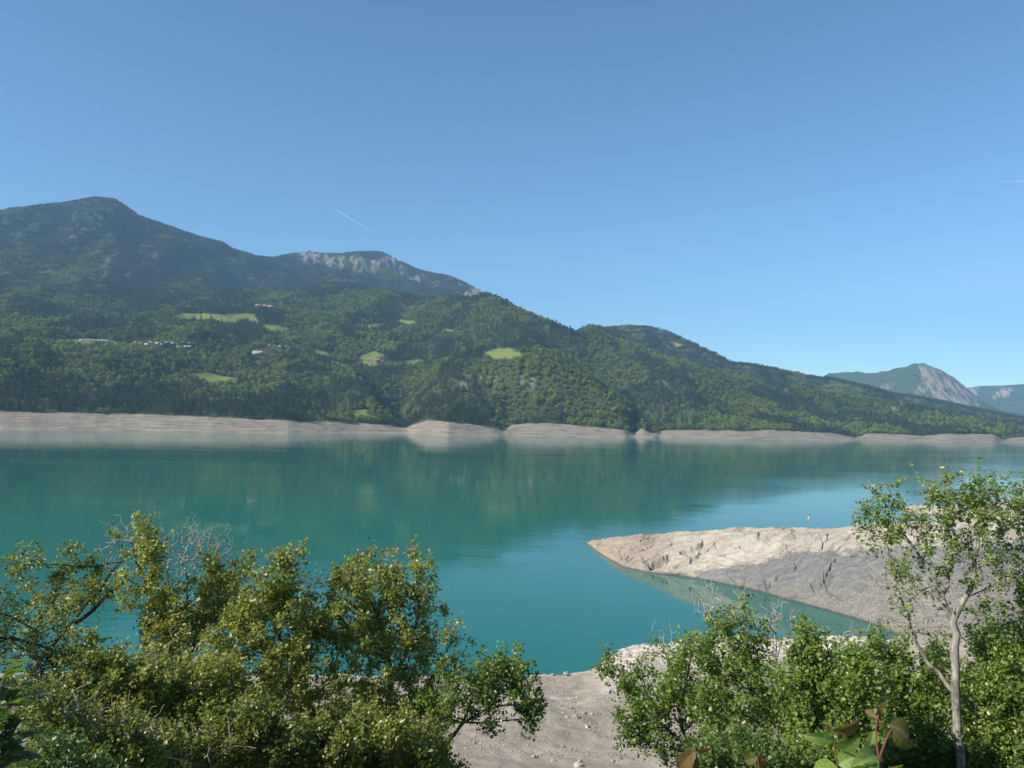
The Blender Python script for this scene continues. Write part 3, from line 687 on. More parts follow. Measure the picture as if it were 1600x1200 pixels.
crest = [(914, 848, 0.00), (940, 843.5, 2.05), (968, 840, 4.10), (1005, 837, 5.89), (1055, 834, 8.06), (1105, 831, 9.73), (1165, 827, 11.52), (1225, 827, 12.80), (1285, 826, 14.08), (1345, 823, 15.36), (1410, 817, 16.90), (1480, 811, 18.56), (1640, 792, 21.12), (2100, 760, 27)]
build_headland('rocky_headland', near, crest, 34, 1400, 300, 24, HM, CR, 0.95)
near2 = [(1404, 797, 0), (1425, 802, 0), (1455, 805, 0), (1490, 809, 0), (1540, 812, 0), (1660, 815, 0)]
crest2 = [(1402, 796, 0), (1422, 791, 2.2), (1452, 790, 3.2), (1490, 789, 4.0), (1540, 784, 5.5), (1660, 770, 9)]
build_headland('rocky_spit', near2, crest2, 30, 200, 40, 10, HM, [], 0.6)

# ------------------------------------------------------------------ near bank: beach and the slope under the camera
SHORE = [(-500, 1048), (0, 1052), (400, 1056), (700, 1058), (830, 1055), (880, 1054), (925, 1050), (938, 1041), (975, 1030), (1010, 1023), (1060, 1021), (1110, 1015), (1160, 1012), (1230, 1013), (1290, 1010), (1340, 1010), (1385, 1004), (1425, 1000)]
SW = at(np.array(SHORE, float)[:, 0], np.array(SHORE, float)[:, 1], 0.0)
def fshore(x):
    f = np.interp(x, SW[:, 0], SW[:, 1]); xe = SW[-1, 0]
    return np.where(x > xe, SW[-1, 1] + (x - xe) * 1.6, f)
def hill(r):
    return np.interp(r, [-60, -12, 0.8, 2.5, 6, 12, 20, 30, 45, 62, 80, 110, 400], [46, 41, 38.3, 37.2, 35.3, 32.2, 28, 22.5, 14.5, 9.2, 7.6, 6.5, 6.5])
def near_z(x, y):
    s = fshore(x) - y + 1.1 * fbm(x / 6, y / 6, 4, 301)
    ppx = 800 + F * x / np.maximum(y, 1); lip = sstep(915, 985, ppx) * (y > 20) * (1 - 0.85 * sstep(1340, 1410, ppx))
    b = np.interp(s, [-20, 0, 1.2, 4, 10, 60, 400], [-4, -0.05, 0.55, 0.95, 1.5, 7.5, 30])
    bl = np.interp(s, [-20, 0, 1.0, 3, 12, 25, 60, 400], [-4, -0.05, 1.5, 2.2, 2.5, 3.4, 7.5, 30])
    b = b * (1 - lip) + bl * lip
    h = hill(np.hypot(x * 0.35, y) * np.sign(y + 1e-6))
    z = np.minimum(b, np.maximum(h, 6.5)); z = np.where(y < 62, h, z)
    t = sstep(50, 85, y); z = h * (1 - t) + np.minimum(b, h + 3) * t
    n = 0.16 * fbm(x / 2.2, y / 2.2, 4, 305) + 0.3 * fbm(x / 14, y / 14, 3, 309) * np.clip(s / 10, 0, 1)
    n = n + lip * sstep(0.2, 1.5, s) * (1 - sstep(10, 16, s)) * (0.6 * ridged(x / 9, y / 4.5, 5, 311) + 0.5 * fbm(x / 1.4, y / 1.2, 3, 312))
    return z + n * np.clip(s / 2, 0, 1) , s, lip
def axis(a):
    return np.concatenate([np.arange(p, q, st) for p, q, st in a])
xs = axis([(-160, -30, 3), (-30, -6, 0.8), (-6, 75, 0.3), (75, 160, 2.5), (160, 300, 10)]); ys = axis([(-60, 0, 3), (0, 76, 1.0), (76, 152, 0.3), (152, 330, 4)])
X, Y = np.meshgrid(xs, ys, indexing='ij'); Zn, Sn, Ln = near_z(X, Y)
white = np.clip(Ln * (1 - sstep(12, 20, Sn + 3 * pn(X / 5, Y / 5, 6))) + 0.8 * (1 - sstep(1.5, 3.5, Sn + pn(X / 2, Y / 2, 7))) + 0.65 * np.exp(-((Sn - 17 + 3 * pn(X / 9, Y / 9, 8)) / 4.5) ** 2) * sstep(-0.2, 0.3, pn(X / 4, Y / 1.5, 9)), 0, 1)
ground = mesh_obj('ground', np.stack([X, Y, Zn], -1).reshape(-1, 3), gridfaces(*X.shape)[:, ::-1], mat_beach(), smooth=True, attrs={'white': white, 'soil': 1 - sstep(48, 66, Y)})
tag(ground, kind='structure')
def gz(x, y): return near_z(np.asarray(x, float), np.asarray(y, float))[0]

# stones
def stone(rng, n=2):
    import bmesh
    bm = bmesh.new(); bmesh.ops.create_icosphere(bm, subdivisions=n, radius=0.5)
    off = rng.uniform(0, 50, 3); cuts = [(rng.normal(0, 1, 3), rng.uniform(0.26, 0.42)) for _ in range(7)]
    from mathutils import noise
    for v in bm.verts:
        c = v.co
        for nn, dd in cuts:
            q = Vector(nn).normalized(); e = c.dot(q) - dd
            if e > 0: c = c - q * e
        v.co = c * (1 + 0.16 * noise.noise(c * 2.6 + Vector(off))); v.co.z *= 0.72
    V = np.array([v.co[:] for v in bm.verts]); Fc = [[v.index for v in f.verts] for f in bm.faces]; bm.free(); return V, Fc
t = NT('stone'); oi = t.n('ShaderNodeObjectInfo'); f = t.noise(6, t.pos(), 5, 0.7)
c = t.mix(oi.outputs['Random'], (0.27, 0.225, 0.17), (0.50, 0.44, 0.355)); c = t.mix(1.0, c, t.ramp(f, [(0.3, 0.65), (0.65, 1.1)]), 'MULTIPLY')
STONE = t.done(t.bsdf(c, 0.85, t.bump(f, 0.6, 0.05), 0.2))
rs = np.random.default_rng(12); pc = bpy.data.collections.new('stone_sources'); SM = []
for i in range(6):
    V, Fc = stone(rs, 2 if i < 3 else 3); o = mesh_obj('s%d_stone' % i, V, Fc, STONE, link=False, smooth=False); pc.objects.link(o); SM.append(o)
n = 26000; px = rs.uniform(690, 1130, n); y = rs.uniform(80, 142, n); x = (px - 800) / F * y * 1.02
z, s, l = near_z(x, y); k = (s > 0.2) & (rs.uniform(0, 1, n) < 0.35 + 0.65 * sstep(-0.1, 0.4, fbm(x / 5, y / 5, 3, 44) + 0.8 * (s > 42) + 0.8 * (s < 3)))
x, y, z = x[k], y[k], z[k]; sc = np.minimum(0.07 * rs.pareto(2.6, len(x)) + 0.08, 0.34)
sc3 = np.stack([sc * rs.uniform(0.8, 1.5, len(x)), sc, sc * rs.uniform(0.6, 1, len(x))], 1)
g = scatter('gravel', np.stack([x, y, z + sc * 0.1], 1), rs.integers(0, 6, len(x)), sc3, pc, 5); tag(g, 'pale loose gravel and small stones strewn over the beach', 'gravel', kind='stuff')
# single boulders on the beach (pixel, pixel, size in px)
def ground_hit(px, py):
    d = ray(px, py); tt = np.linspace(30, 190, 3200); P = np.array(EYE) + d * tt[:, None]; q = P[:, 2] - gz(P[:, 0], P[:, 1]); i = np.argmax(q < 0); return P[i]
BOULD = [(900, 1122, 15, 'pale pinkish boulder, the largest stone lying alone on the beach'), (914, 1116, 9, 'white angular rock just behind the largest boulder on the beach'), (886, 1121, 7, 'small brown rock at the left of the largest beach boulder'),
         (918, 1138, 11, 'flat grey rock on the beach just below the largest boulder'), (884, 1056, 13, 'rounded white boulder at the waterline of the beach'), (864, 1056, 9, 'low white rock at the waterline beside the rounded white boulder'),
         (893, 1107, 6, 'small dark rock on the upper middle of the beach above the boulder'), (925, 1117, 7, 'small flat white rock at the right of the largest boulder'), (834, 1184, 10, 'pale rock half sunk in the gravel below the leaning branch'),
         (864, 1190, 10, 'tan rock with a shadowed side near the foot of the beach'), (880, 1167, 7, 'small pale stone alone in the middle of the lower beach'), (906, 1190, 8, 'grey stone among gravel at the foot of the beach'),
         (903, 1198, 15, 'broad flat white stone at the very bottom edge of the beach'), (957, 1190, 9, 'blunt grey stone at the lower right of the beach'), (967, 1160, 6, 'small white stone beside the leafy bush right of the beach')]
for px, py, s, lab in BOULD:
    P = ground_hit(px, py); L = s / F * np.linalg.norm(P - np.array(EYE)) * 0.9
    o = mesh_obj('boulder', *stone(rs, 3), STONE); o.location = (P[0], P[1], float(gz(P[0], P[1])) + L * 0.16); o.scale = (L, L * 0.85, L * 0.95); o.rotation_euler = (0, 0, rs.uniform(0, 6)); tag(o, lab, 'boulder', 'boulders lying on the beach')
P = at(1012, 1020, 1.5)
# ------------------------------------------------------------------ buoy
def lathe(prof, k=20):
    a = np.arange(k) / k * 2 * np.pi; V = np.concatenate([np.stack([r * np.cos(a), r * np.sin(a), np.full(k, z)], 1) for r, z in prof])
    n = len(prof); i = np.arange(n - 1)[:, None] * k; j = np.arange(k)[None, :]; jn = (j + 1) % k
    return V, np.stack([i + j, i + jn, i + k + jn, i + k + j], -1).reshape(-1, 4)
P = at(1264, 810, 0.0); b = empty('buoy', tuple(P)); b.scale = (.72, .72, .72); tag(b, 'small yellow mooring buoy floating alone off the rocky headland', 'buoy')
mesh_obj('float', *lathe([(0.02, -0.35), (0.5, -0.3), (0.78, 0.0), (0.8, 0.3), (0.62, 0.7), (0.32, 0.95), (0.14, 1.02), (0.02, 1.03)]), mat_plain('buoy_paint', (0.72, 0.50, 0.13), 0.5), b, True)
V, Fc = lathe([(0.10, 1.0), (0.09, 1.25), (0.2, 1.3), (0.2, 1.42), (0.09, 1.46), (0.02, 1.47)], 12); mesh_obj('ring', V, Fc, mat_plain('buoy_ring', (0.25, 0.24, 0.22), 0.5), b, True)

# ------------------------------------------------------------------ contrails, very high and far
def contrail(p0, p1, alt, w0, w1, label, dens):
    a = np.array(EYE); d0 = ray(*p0); d1 = ray(*p1); A = a + d0 * ((alt - a[2]) / d0[2]); B = a + d1 * ((alt - a[2]) / d1[2])
    n = 60; k = 8; t = np.linspace(0, 1, n); rg = np.random.default_rng(5)
    ax = (B - A) / np.linalg.norm(B - A); u = np.cross(ax, [0, 0, 1]); u /= np.linalg.norm(u); w = np.cross(ax, u); V = []
    for q in t:
        c = A + (B - A) * q + u * 14 * math.sin(q * 23) ; r = (w0 + (w1 - w0) * q) * (0.85 + 0.3 * rg.uniform()) * min(1, q * 30 + 0.1)
        for j in range(k):
            th = j / k * 6.2832; V.append(c + (u * math.cos(th) + w * math.sin(th)) * r)
    i = np.arange(n - 1)[:, None] * k; j = np.arange(k)[None, :]; Fc = np.stack([i + j, i + (j + 1) % k, i + k + (j + 1) % k, i + k + j], -1).reshape(-1, 4)
    t_ = NT('ice_trail'); df = t_.n('ShaderNodeBsdfDiffuse'); df.inputs[0].default_value = (0.9, 0.93, 0.97, 1); tr = t_.n('ShaderNodeBsdfTransparent'); tl = t_.n('ShaderNodeBsdfTranslucent'); tl.inputs[0].default_value = (0.9, 0.93, 0.97, 1)
    m1 = t_.n('ShaderNodeMixShader'); t_.l(df.outputs[0], m1.inputs[1]); t_.l(tl.outputs[0], m1.inputs[2])
    m2 = t_.n('ShaderNodeMixShader'); t_.l(t_.math('MULTIPLY', t_.attr('thick'), dens), m2.inputs[0]); t_.l(tr.outputs[0], m2.inputs[1]); t_.l(m1.outputs[0], m2.inputs[2])
    o = mesh_obj('contrail', V, Fc, t_.done(m2.outputs[0]), smooth=True, attrs={'thick': np.repeat((1 - t) ** 0.8, k)})
    tag(o, label, 'contrail')
contrail((525, 328), (588, 366), 9500, 17, 26, 'thin slanting white contrail above the bare rocky summit', 0.42)
contrail((1640, 283), (1556, 284), 10500, 30, 24, 'faint level contrail at the right border of the sky', 0.9)

# ------------------------------------------------------------------ buildings on the terrace across the lake
def box(x0, x1, y0, y1, z0, z1):
    V = np.array([(x, y, z) for z in (z0, z1) for x, y in ((x0, y0), (x1, y0), (x1, y1), (x0, y1))], float)
    return V, np.array([(3, 2, 1, 0), (4, 5, 6, 7), (0, 1, 5, 4), (1, 2, 6, 5), (2, 3, 7, 6), (3, 0, 4, 7)])
M_WALL = {'white': mat_plain('white_render', (0.72, 0.70, 0.66), 0.8, 0.06), 'beige': mat_plain('beige_render', (0.50, 0.42, 0.33), 0.8, 0.1), 'brown': mat_plain('brown_stone', (0.30, 0.19, 0.13), 0.8, 0.1)}
M_ROOF = {'grey': mat_plain('light_roof', (0.62, 0.62, 0.62), 0.6, 0.08), 'tile': mat_plain('pink_tile', (0.58, 0.36, 0.28), 0.8, 0.1), 'dark': mat_plain('dark_tile', (0.26, 0.16, 0.12), 0.8, 0.1)}
M_GLASS = mat_plain('dark_glass', (0.04, 0.05, 0.06), 0.15, 0.05, spec=0.6)
def house(name, label, cat, group, px, py, L, Wd, H, wall, roof, rh=0.0, rz=0.0):
    h = hit(px, py)
    if h is None: return
    e = empty(name, h - Vector((0, 0, 0.8))); e.rotation_euler = (0, 0, rz); tag(e, label, cat, group)
    mesh_obj('wall', *box(-L / 2, L / 2, -Wd / 2, Wd / 2, 0, H + 0.8), M_WALL[wall], e)
    z = H + 0.803; o = 0.35
    if rh:
        V = [(-L / 2 - o, -Wd / 2 - o, z), (L / 2 + o, -Wd / 2 - o, z), (L / 2 + o, Wd / 2 + o, z), (-L / 2 - o, Wd / 2 + o, z), (-L / 2 - o, 0, z + rh), (L / 2 + o, 0, z + rh)]
        mesh_obj('roof', V, [(0, 1, 5, 4), (2, 3, 4, 5), (1, 2, 5), (3, 0, 4), (3, 2, 1, 0)], M_ROOF[roof], e)
    else: mesh_obj('roof', *box(-L / 2 - .15, L / 2 + .15, -Wd / 2 - .15, Wd / 2 + .15, z, z + 0.3), M_ROOF[roof], e)
    nw = max(2, int(L / 4))
    for i in range(nw):
        x = -L / 2 + L * (i + 0.5) / nw; mesh_obj('window', *box(x - 0.55, x + 0.55, -Wd / 2 - 0.05, -Wd / 2 + 0.02, 1.7 if H < 4 else 2.6, 2.7 if H < 4 else 3.9), M_GLASS, e)
    return e
HR = np.random.default_rng(8)
T1 = ['second white mobile home of the long level row at the left of the camp'] 
ordn = ['first', 'second', 'third', 'fourth', 'fifth', 'sixth', 'seventh', 'eighth', 'ninth', 'tenth', 'eleventh', 'twelfth']
for i in range(8):
    house('mobile_home', '%s white mobile home from the left in the long level row' % ordn[i], 'mobile home', 'mobile homes of the hillside camp', 127 + i * 5.6, 532.3 + 0.12 * i, 9.5, 4.0, 2.9, 'white', 'grey', 0.5, HR.uniform(-0.15, 0.15))
for i in range(11):
    house('mobile_home', '%s mobile home from the left in the scattered camp among trees' % ordn[i], 'mobile home', 'mobile homes of the hillside camp', 212 + i * 8.2 + HR.uniform(-1.5, 1.5), 535.2 + (i % 3) * 1.6, 8 + HR.uniform(0, 3), 4, 2.8, 'white' if i % 3 else 'beige', 'grey', 0.5, HR.uniform(-0.5, 0.5))
for i in range(4):
    house('mobile_home', '%s bright white mobile home from the left in the short lower row' % ordn[i], 'mobile home', 'mobile homes of the hillside camp', 279 + i * 5.6, 542.5 - 0.2 * i, 9, 4.5, 3.0, 'white', 'grey', 0.5, HR.uniform(-0.2, 0.2))
for i in range(6):
    house('mobile_home', '%s small white cabin from the left in the camp right of the pink roof' % ordn[i], 'mobile home', 'mobile homes of the hillside camp', 421 + i * 8.3, 540.5 + 0.5 * i, 7.5, 4, 2.7, 'white', 'grey', 0.5, HR.uniform(-0.4, 0.4))
house('house', 'pale house with a broad pinkish roof among round trees below the camp', 'house', 'houses across the lake', 402, 553.5, 24, 11, 5, 'beige', 'tile', 3.6, 0.12)
house('house', 'low brown stone farmhouse between the two strips of meadow', 'house', 'houses across the lake', 588, 564.5, 20, 8, 4.4, 'brown', 'dark', 2.6, -0.1)
house('house', 'narrow brown shed standing at the right of the stone farmhouse', 'house', 'houses across the lake', 598, 565, 8, 7, 3.4, 'brown', 'dark', 1.6, -0.1)
house('house', 'reddish house at the left end of the high hamlet', 'house', 'houses across the lake', 403, 479, 17, 9, 4.5, 'brown', 'tile', 3, 0.2)
house('house', 'cream house in the middle of the high hamlet', 'house', 'houses across the lake', 412, 480, 14, 9, 5, 'beige', 'tile', 3, -0.2)
house('house', 'white flat roofed barn at the right end of the high hamlet', 'house', 'houses across the lake', 421, 480, 22, 9, 4.5, 'white', 'grey', 1.5, 0.05)

# ------------------------------------------------------------------ foreground trees
class Grower:
    def __init__(s, seed):
        s.P = []; s.par = []; s.rmin = []; s.r = np.random.default_rng(seed); s.stemn = 0
    def stem(s, pts, r0, r1, attach=None, step=0.16, wob=0.03):
        """a limb along 3D knots, joined to node 'attach' or to the nearest existing node"""
        pts = [np.array(p, float) for p in pts]; last = -1
        if len(s.P):
            A = np.array(s.P); last = int(np.argmin(np.linalg.norm(A - pts[0], axis=1)))
            if np.linalg.norm(A[last] - pts[0]) > 0.05: pts[0:0] = [A[last]]
        K = np.array(pts); L = np.r_[0, np.cumsum(np.linalg.norm(np.diff(K, axis=0), axis=1))]
        n = max(3, int(L[-1] / step)); u = np.linspace(0, L[-1], n)
        Q = np.stack([np.interp(u, L, K[:, k]) for k in range(3)], 1)
        for _ in range(3): Q[1:-1] = 0.25 * Q[:-2] + 0.5 * Q[1:-1] + 0.25 * Q[2:]
        Q[1:-1] += s.r.normal(0, wob, (n - 2, 3)) * 0.5
        for k in range(n):
            if k == 0 and last >= 0: continue
            s.P.append(Q[k]); s.par.append(last); s.rmin.append(r0 + (r1 - r0) * k / (n - 1)); last = len(s.P) - 1
        return last
    def grow(s, T, step=0.13, up=0.5, sag=0.25, rtip=0.0028, jit=0.010, mom=0.16):
        """reach every target from the nearest sensible node; returns tip nodes"""
        T = np.asarray(T); A = np.array(s.P); tips = []
        d0 = np.array([np.min(np.linalg.norm(A - t, axis=1)) for t in T]); order = np.argsort(d0)
        cap = len(A) + len(T) * 14; buf = np.empty((cap, 3)); buf[:len(A)] = A; n = len(A)
        for ti in order:
            t = T[ti]; D = t - buf[:n]; dist = np.linalg.norm(D, axis=1)
            cost = dist + up * np.maximum(0, -D[:, 2]) + 0.25 * np.maximum(0, 0.25 - dist)
            b = int(np.argmin(cost)); a = buf[b]; L = dist[b]; k = max(2, min(13, int(L / step)))
            pd = a - buf[s.par[b]] if s.par[b] >= 0 else np.array([0, 0, 1.0]); pd = pd / (np.linalg.norm(pd) + 1e-6)
            m = a + (t - a) * 0.5 + pd * L * mom + np.array([0, 0, -sag * 0.3 * L]) * s.r.uniform(-0.3, 1) + s.r.normal(0, 7 * jit, 3) * L
            last = b
            for q in range(1, k + 1):
                w = q / k; p = (1 - w) ** 2 * a + 2 * w * (1 - w) * m + w * w * t + (s.r.normal(0, jit, 3) if q < k else 0)
                if n >= cap: break
                buf[n] = p; s.P.append(p); s.par.append(last); s.rmin.append(rtip); last = n; n += 1
            tips.append(last)
        return np.array(tips)
    def mesh(s, k=5, only=None):
        P = np.array(s.P); par = np.array(s.par); n = len(P); e = 2.35
        acc = np.array(s.rmin) ** e * 1.0; r = np.zeros(n); best = np.full(n, -1); bestr = np.zeros(n)
        sumr = np.zeros(n)
        for i in range(n - 1, -1, -1):
            r[i] = max(s.rmin[i], (sumr[i]) ** (1 / e)); p = par[i]
            if p >= 0:
                sumr[p] += r[i] ** e
                if r[i] > bestr[p]: bestr[p] = r[i]; best[p] = i
        s.rad = r
        dirn = np.zeros((n, 3)); has = par >= 0; dirn[has] += P[has] - P[par[has]]
        hb = best >= 0; dirn[hb] += P[best[hb]] - P[hb]; dirn /= np.linalg.norm(dirn, axis=1)[:, None] + 1e-9
        def rings(C, D, R):
            U = np.cross(D, np.array([0.83, 0.12, 0.54])); U /= np.linalg.norm(U, axis=1)[:, None] + 1e-9; Wv = np.cross(D, U)
            a = np.arange(k) / k * 2 * np.pi
            return C[:, None] + R[:, None, None] * (np.cos(a)[None, :, None] * U[:, None] + np.sin(a)[None, :, None] * Wv[:, None])
        main = rings(P, dirn, r)
        ch = np.nonzero(has)[0]; side = ch[best[par[ch]] != ch]; mn = ch[best[par[ch]] == ch]
        dd = P[side] - P[par[side]]; dd /= np.linalg.norm(dd, axis=1)[:, None] + 1e-9
        sr = rings(P[par[side]], dd, r[side] * 1.05)
        V = np.concatenate([main.reshape(-1, 3), sr.reshape(-1, 3)])
        j = np.arange(k); jn = (j + 1) % k
        def quads(a0, b0): return np.stack([a0[:, None] + j, a0[:, None] + jn, b0[:, None] + jn, b0[:, None] + j], -1).reshape(-1, 4)
        Fm = quads(par[mn] * k, mn * k); Fs = quads(n * k + np.arange(len(side)) * k, side * k)
        return V, np.concatenate([Fm, Fs])

LEAF = np.array([(0, 0, 0), (0.42, 0.30, 0.10), (0.36, 0.72, 0.08), (0, 1.1, -0.06), (-0.36, 0.72, 0.08), (-0.42, 0.30, 0.10)])
def leaves(rng, C, size, up=0.7, spread=1.0, droop=0.3, seedt=0.5, tvar=0.25, sunward=0.0):
    n = len(C); N = rng.normal(0, 1, (n, 3)) * spread; N[:, 2] += up; N += sunward * np.array(sdir); N /= np.linalg.norm(N, axis=1)[:, None]
    R = rng.normal(0, 1, (n, 3)); R[:, 2] -= droop; U = R - (R * N).sum(1)[:, None] * N; U /= np.linalg.norm(U, axis=1)[:, None]; Wv = np.cross(U, N)
    s = size * np.clip(rng.lognormal(0.04, 0.36, n), 0.4, 1.9)
    V = C[:, None] + s[:, None, None] * (LEAF[None, :, 0, None] * Wv[:, None] + LEAF[None, :, 1, None] * U[:, None] + LEAF[None, :, 2, None] * N[:, None])
    b = np.arange(n)[:, None] * 6
    Fc = np.concatenate([b + np.array([0, 1, 2, 3]), b + np.array([0, 3, 4, 5])])
    return V.reshape(-1, 3), Fc
def blob_targets(rng, blobs, D, spacing=1.0):
    """blobs: (cx, cy, rx, ry, depth, count) in picture pixels around a distance -> world points, gathered in sprays"""
    out = []
    for b in blobs:
        cx, cy, rx, ry, dz, cnt = b[:6]; Db = b[6] if len(b) > 6 else D; m = max(2, int(cnt / 5))
        th = rng.uniform(0, 6.283, m); q = np.clip(np.abs(rng.normal(0, 0.66, m)), 0, 1.2); cy = cy + 6; sx = cx + rx * q * np.cos(th); sy = cy + ry * q * np.sin(th); sz = Db + rng.uniform(-dz, dz, m)
        P0 = atd(sx, sy, sz); c0 = atd(cx, cy + ry, Db); d = (P0 - c0) * np.array([1.0, 1.0, 0.8]); d /= np.linalg.norm(d, axis=1)[:, None] + 1e-9
        d = d * 0.8 + np.array([0, 0, 0.75]) + rng.normal(0, 0.35, d.shape); d /= np.linalg.norm(d, axis=1)[:, None]; L = rng.uniform(0.25, 0.75, m)
        ns = max(1, int(cnt / 22)); th = rng.uniform(0.1, 3.04, ns); S0 = atd(cx + rx * 0.8 * np.cos(th), cy - ry * 0.45 * np.sin(th), Db + rng.uniform(-dz, dz, ns))
        dv = np.stack([0.35 * np.cos(th), rng.normal(0, .2, ns), 0.9 + 0 * th], 1) + rng.normal(0, .15, (ns, 3)); Ls = rng.uniform(0.15, 0.38, ns) * min(1, ry / 16)
        for q in (0.3, 0.5, 0.7, 0.85, 1.0): out.append(S0 + dv * (Ls * q)[:, None] + rng.normal(0, 0.03, (ns, 3)))
        k = rng.integers(0, m, cnt); w = rng.uniform(-0.5, 0.6, cnt); P = P0[k] + d[k] * (L[k] * w)[:, None] + rng.normal(0, 0.055, (cnt, 3)); out.append(P)
    return np.concatenate(out)

BARK_D = mat_bark('dark_bark', (0.035, 0.028, 0.021), (0.15, 0.125, 0.095)); BARK_L = mat_bark('pale_poplar_bark', (0.09, 0.085, 0.065), (0.44, 0.41, 0.345), 13)
BARK_G = mat_bark('weathered_grey_twigs', (0.30, 0.265, 0.235), (0.56, 0.51, 0.455)); BARK_M = mat_bark('brown_bark', (0.10, 0.08, 0.06), (0.27, 0.22, 0.175))
LEAF_O = mat_leaf('olive_leaves', [(0.085, 0.115, 0.020), (0.195, 0.225, 0.035), (0.30, 0.315, 0.058), (0.44, 0.43, 0.12)], 0.45)
LEAF_G = mat_leaf('green_leaves', [(0.052, 0.108, 0.018), (0.125, 0.205, 0.030), (0.20, 0.285, 0.042), (0.33, 0.39, 0.085)], 0.45)
LEAF_B = mat_leaf('bright_leaves', [(0.06, 0.11, 0.02), (0.10, 0.18, 0.028), (0.15, 0.24, 0.04)], 0.40)

def tree(name, label, cat, D, stems, blobs, seed, leafmat, barkmat, per=13, size=0.05, base=None, dead=None, rad=0.15, k=5, group=None, tb=0.5, deadmat=None, sun=0.5, dens=1.15):
    """stems: lists of (px, py[, distance]) with radii; blobs leafy; dead: blobs of bare twigs"""
    g = Grower(seed); rng = g.r
    def W(p): return atd(p[0], p[1], p[2] if len(p) > 2 else D)
    for st, r0, r1 in stems:
        pts = [W(p) for p in st]
        if not g.P and base is not False:
            b = pts[0].copy(); bx, by = b[0], b[1]; gzv = float(gz(bx, by))
            if gzv < b[2] - 0.1: pts = [np.array([bx, by, gzv - 0.2])] + pts
        g.stem(pts, r0, r1)
    root = np.array(g.P[0]); e = empty(name, tuple(root)); tag(e, label, cat, group)
    T = blob_targets(rng, blobs, D) if blobs else np.zeros((0, 3)); nliv = len(g.P)
    tips = g.grow(T) if len(T) else np.array([], int)
    nl = len(g.P)
    V, Fc = g.mesh(k)
    mesh_obj('trunk', V - root, Fc, barkmat, e, smooth=True)
    if len(tips):
        # leaves on the last nodes of each shoot
        P = np.array(g.P); par = np.array(g.par); c = [P[tips]]; cur = tips
        for _ in range(4):
            cur = np.where(par[cur] >= 0, par[cur], cur); c.append(P[cur])
        c = np.stack(c, 1); n = int(len(tips) * per * dens); a = rng.integers(0, len(tips), n); w = np.abs(rng.normal(0, 1.6, n)); w = np.clip(w, 0, 3.99); i = w.astype(int); f = (w - i)[:, None]
        C = c[a, i] * (1 - f) + c[a, i + 1] * f + rng.normal(0, rad * 0.30, (n, 3))
        Vl, Fl = leaves(rng, C, size * 0.70, sunward=sun)
        branch_t = rng.normal(0, 0.16, len(tips))
        tint = np.clip(tb + branch_t[a] + rng.normal(0, 0.17, n) + 0.22 * fbm(C[:, 0] * 0.9 + C[:, 1], C[:, 2] * 0.9, 3, seed), 0, 1)
        mesh_obj('crown', Vl - root, Fl, leafmat, e, attrs={'tint': np.repeat(tint, 6)})
    if dead:
        g2 = Grower(seed + 50); g2.P = list(g.P[:nliv]); g2.par = list(g.par[:nliv]); g2.rmin = [0.003] * nliv
        T = blob_targets(rng, [b[:5] + (int(b[5] * 1.8),) for b in dead], D); g2.grow(T, step=0.12, up=1.0, sag=0.0, rtip=0.0029, jit=0.0025, mom=0.05)
        # keep only the new wood
        P = np.array(g2.P); par = np.array(g2.par); first = nliv
        g3 = Grower(seed); 
        need = sorted(set(int(p) for p in par[first:] if p < first)); mp = {q: i for i, q in enumerate(need)}
        g3.P = [P[q] for q in need] + list(P[first:]); g3.par = [-1] * len(need) + [mp[int(p)] if p < first else int(p) - first + len(need) for p in par[first:]]
        g3.rmin = [0.0035] * len(need) + [0.0029] * (len(P) - first)
        V, Fc = g3.mesh(4); mesh_obj('dead_twigs', V - root, Fc, deadmat or BARK_G, e, smooth=True)
    return e

# ---- left group, 12 to 16 m away
tree('tree', 'sprawling thin tree at the far left whose bare leaning branch reaches up to the right', 'tree', 14.0,
     [([(10, 1150), (60, 1030), (100, 985), (150, 950), (200, 905)], 0.045, 0.03), ([(60, 1030), (45, 985), (60, 960), (90, 930)], 0.02, 0.012), ([(100, 985), (150, 935), (185, 880), (220, 850), (250, 840)][:4] + [(180, 838)][:0], 0.022, 0.010),
      ([(185, 880), (140, 888), (90, 880), (30, 877), (0, 885)], 0.012, 0.006), ([(140, 888), (120, 865), (110, 852)], 0.008, 0.004), ([(60, 1030), (20, 1000), (-30, 960), (-60, 940)], 0.02, 0.012)],
     [(20, 875, 30, 6, .15, 14), (62, 872, 14, 7, .15, 9), (95, 868, 14, 12, .2, 10), (115, 855, 10, 5, .15, 5), (135, 876, 12, 10, .15, 9), (180, 838, 6, 5, .1, 4), (150, 895, 14, 10, .2, 8),
      (65, 910, 22, 14, .5, 26), (105, 915, 35, 20, .6, 52), (140, 915, 25, 22, .6, 40), (90, 950, 45, 22, .7, 60), (60, 990, 25, 12, .6, 14)], 101, LEAF_O, BARK_D, per=11, tb=0.55, rad=.13, dead=[(170, 850, 20, 20, .2, 10), (40, 890, 40, 12, .2, 8)])
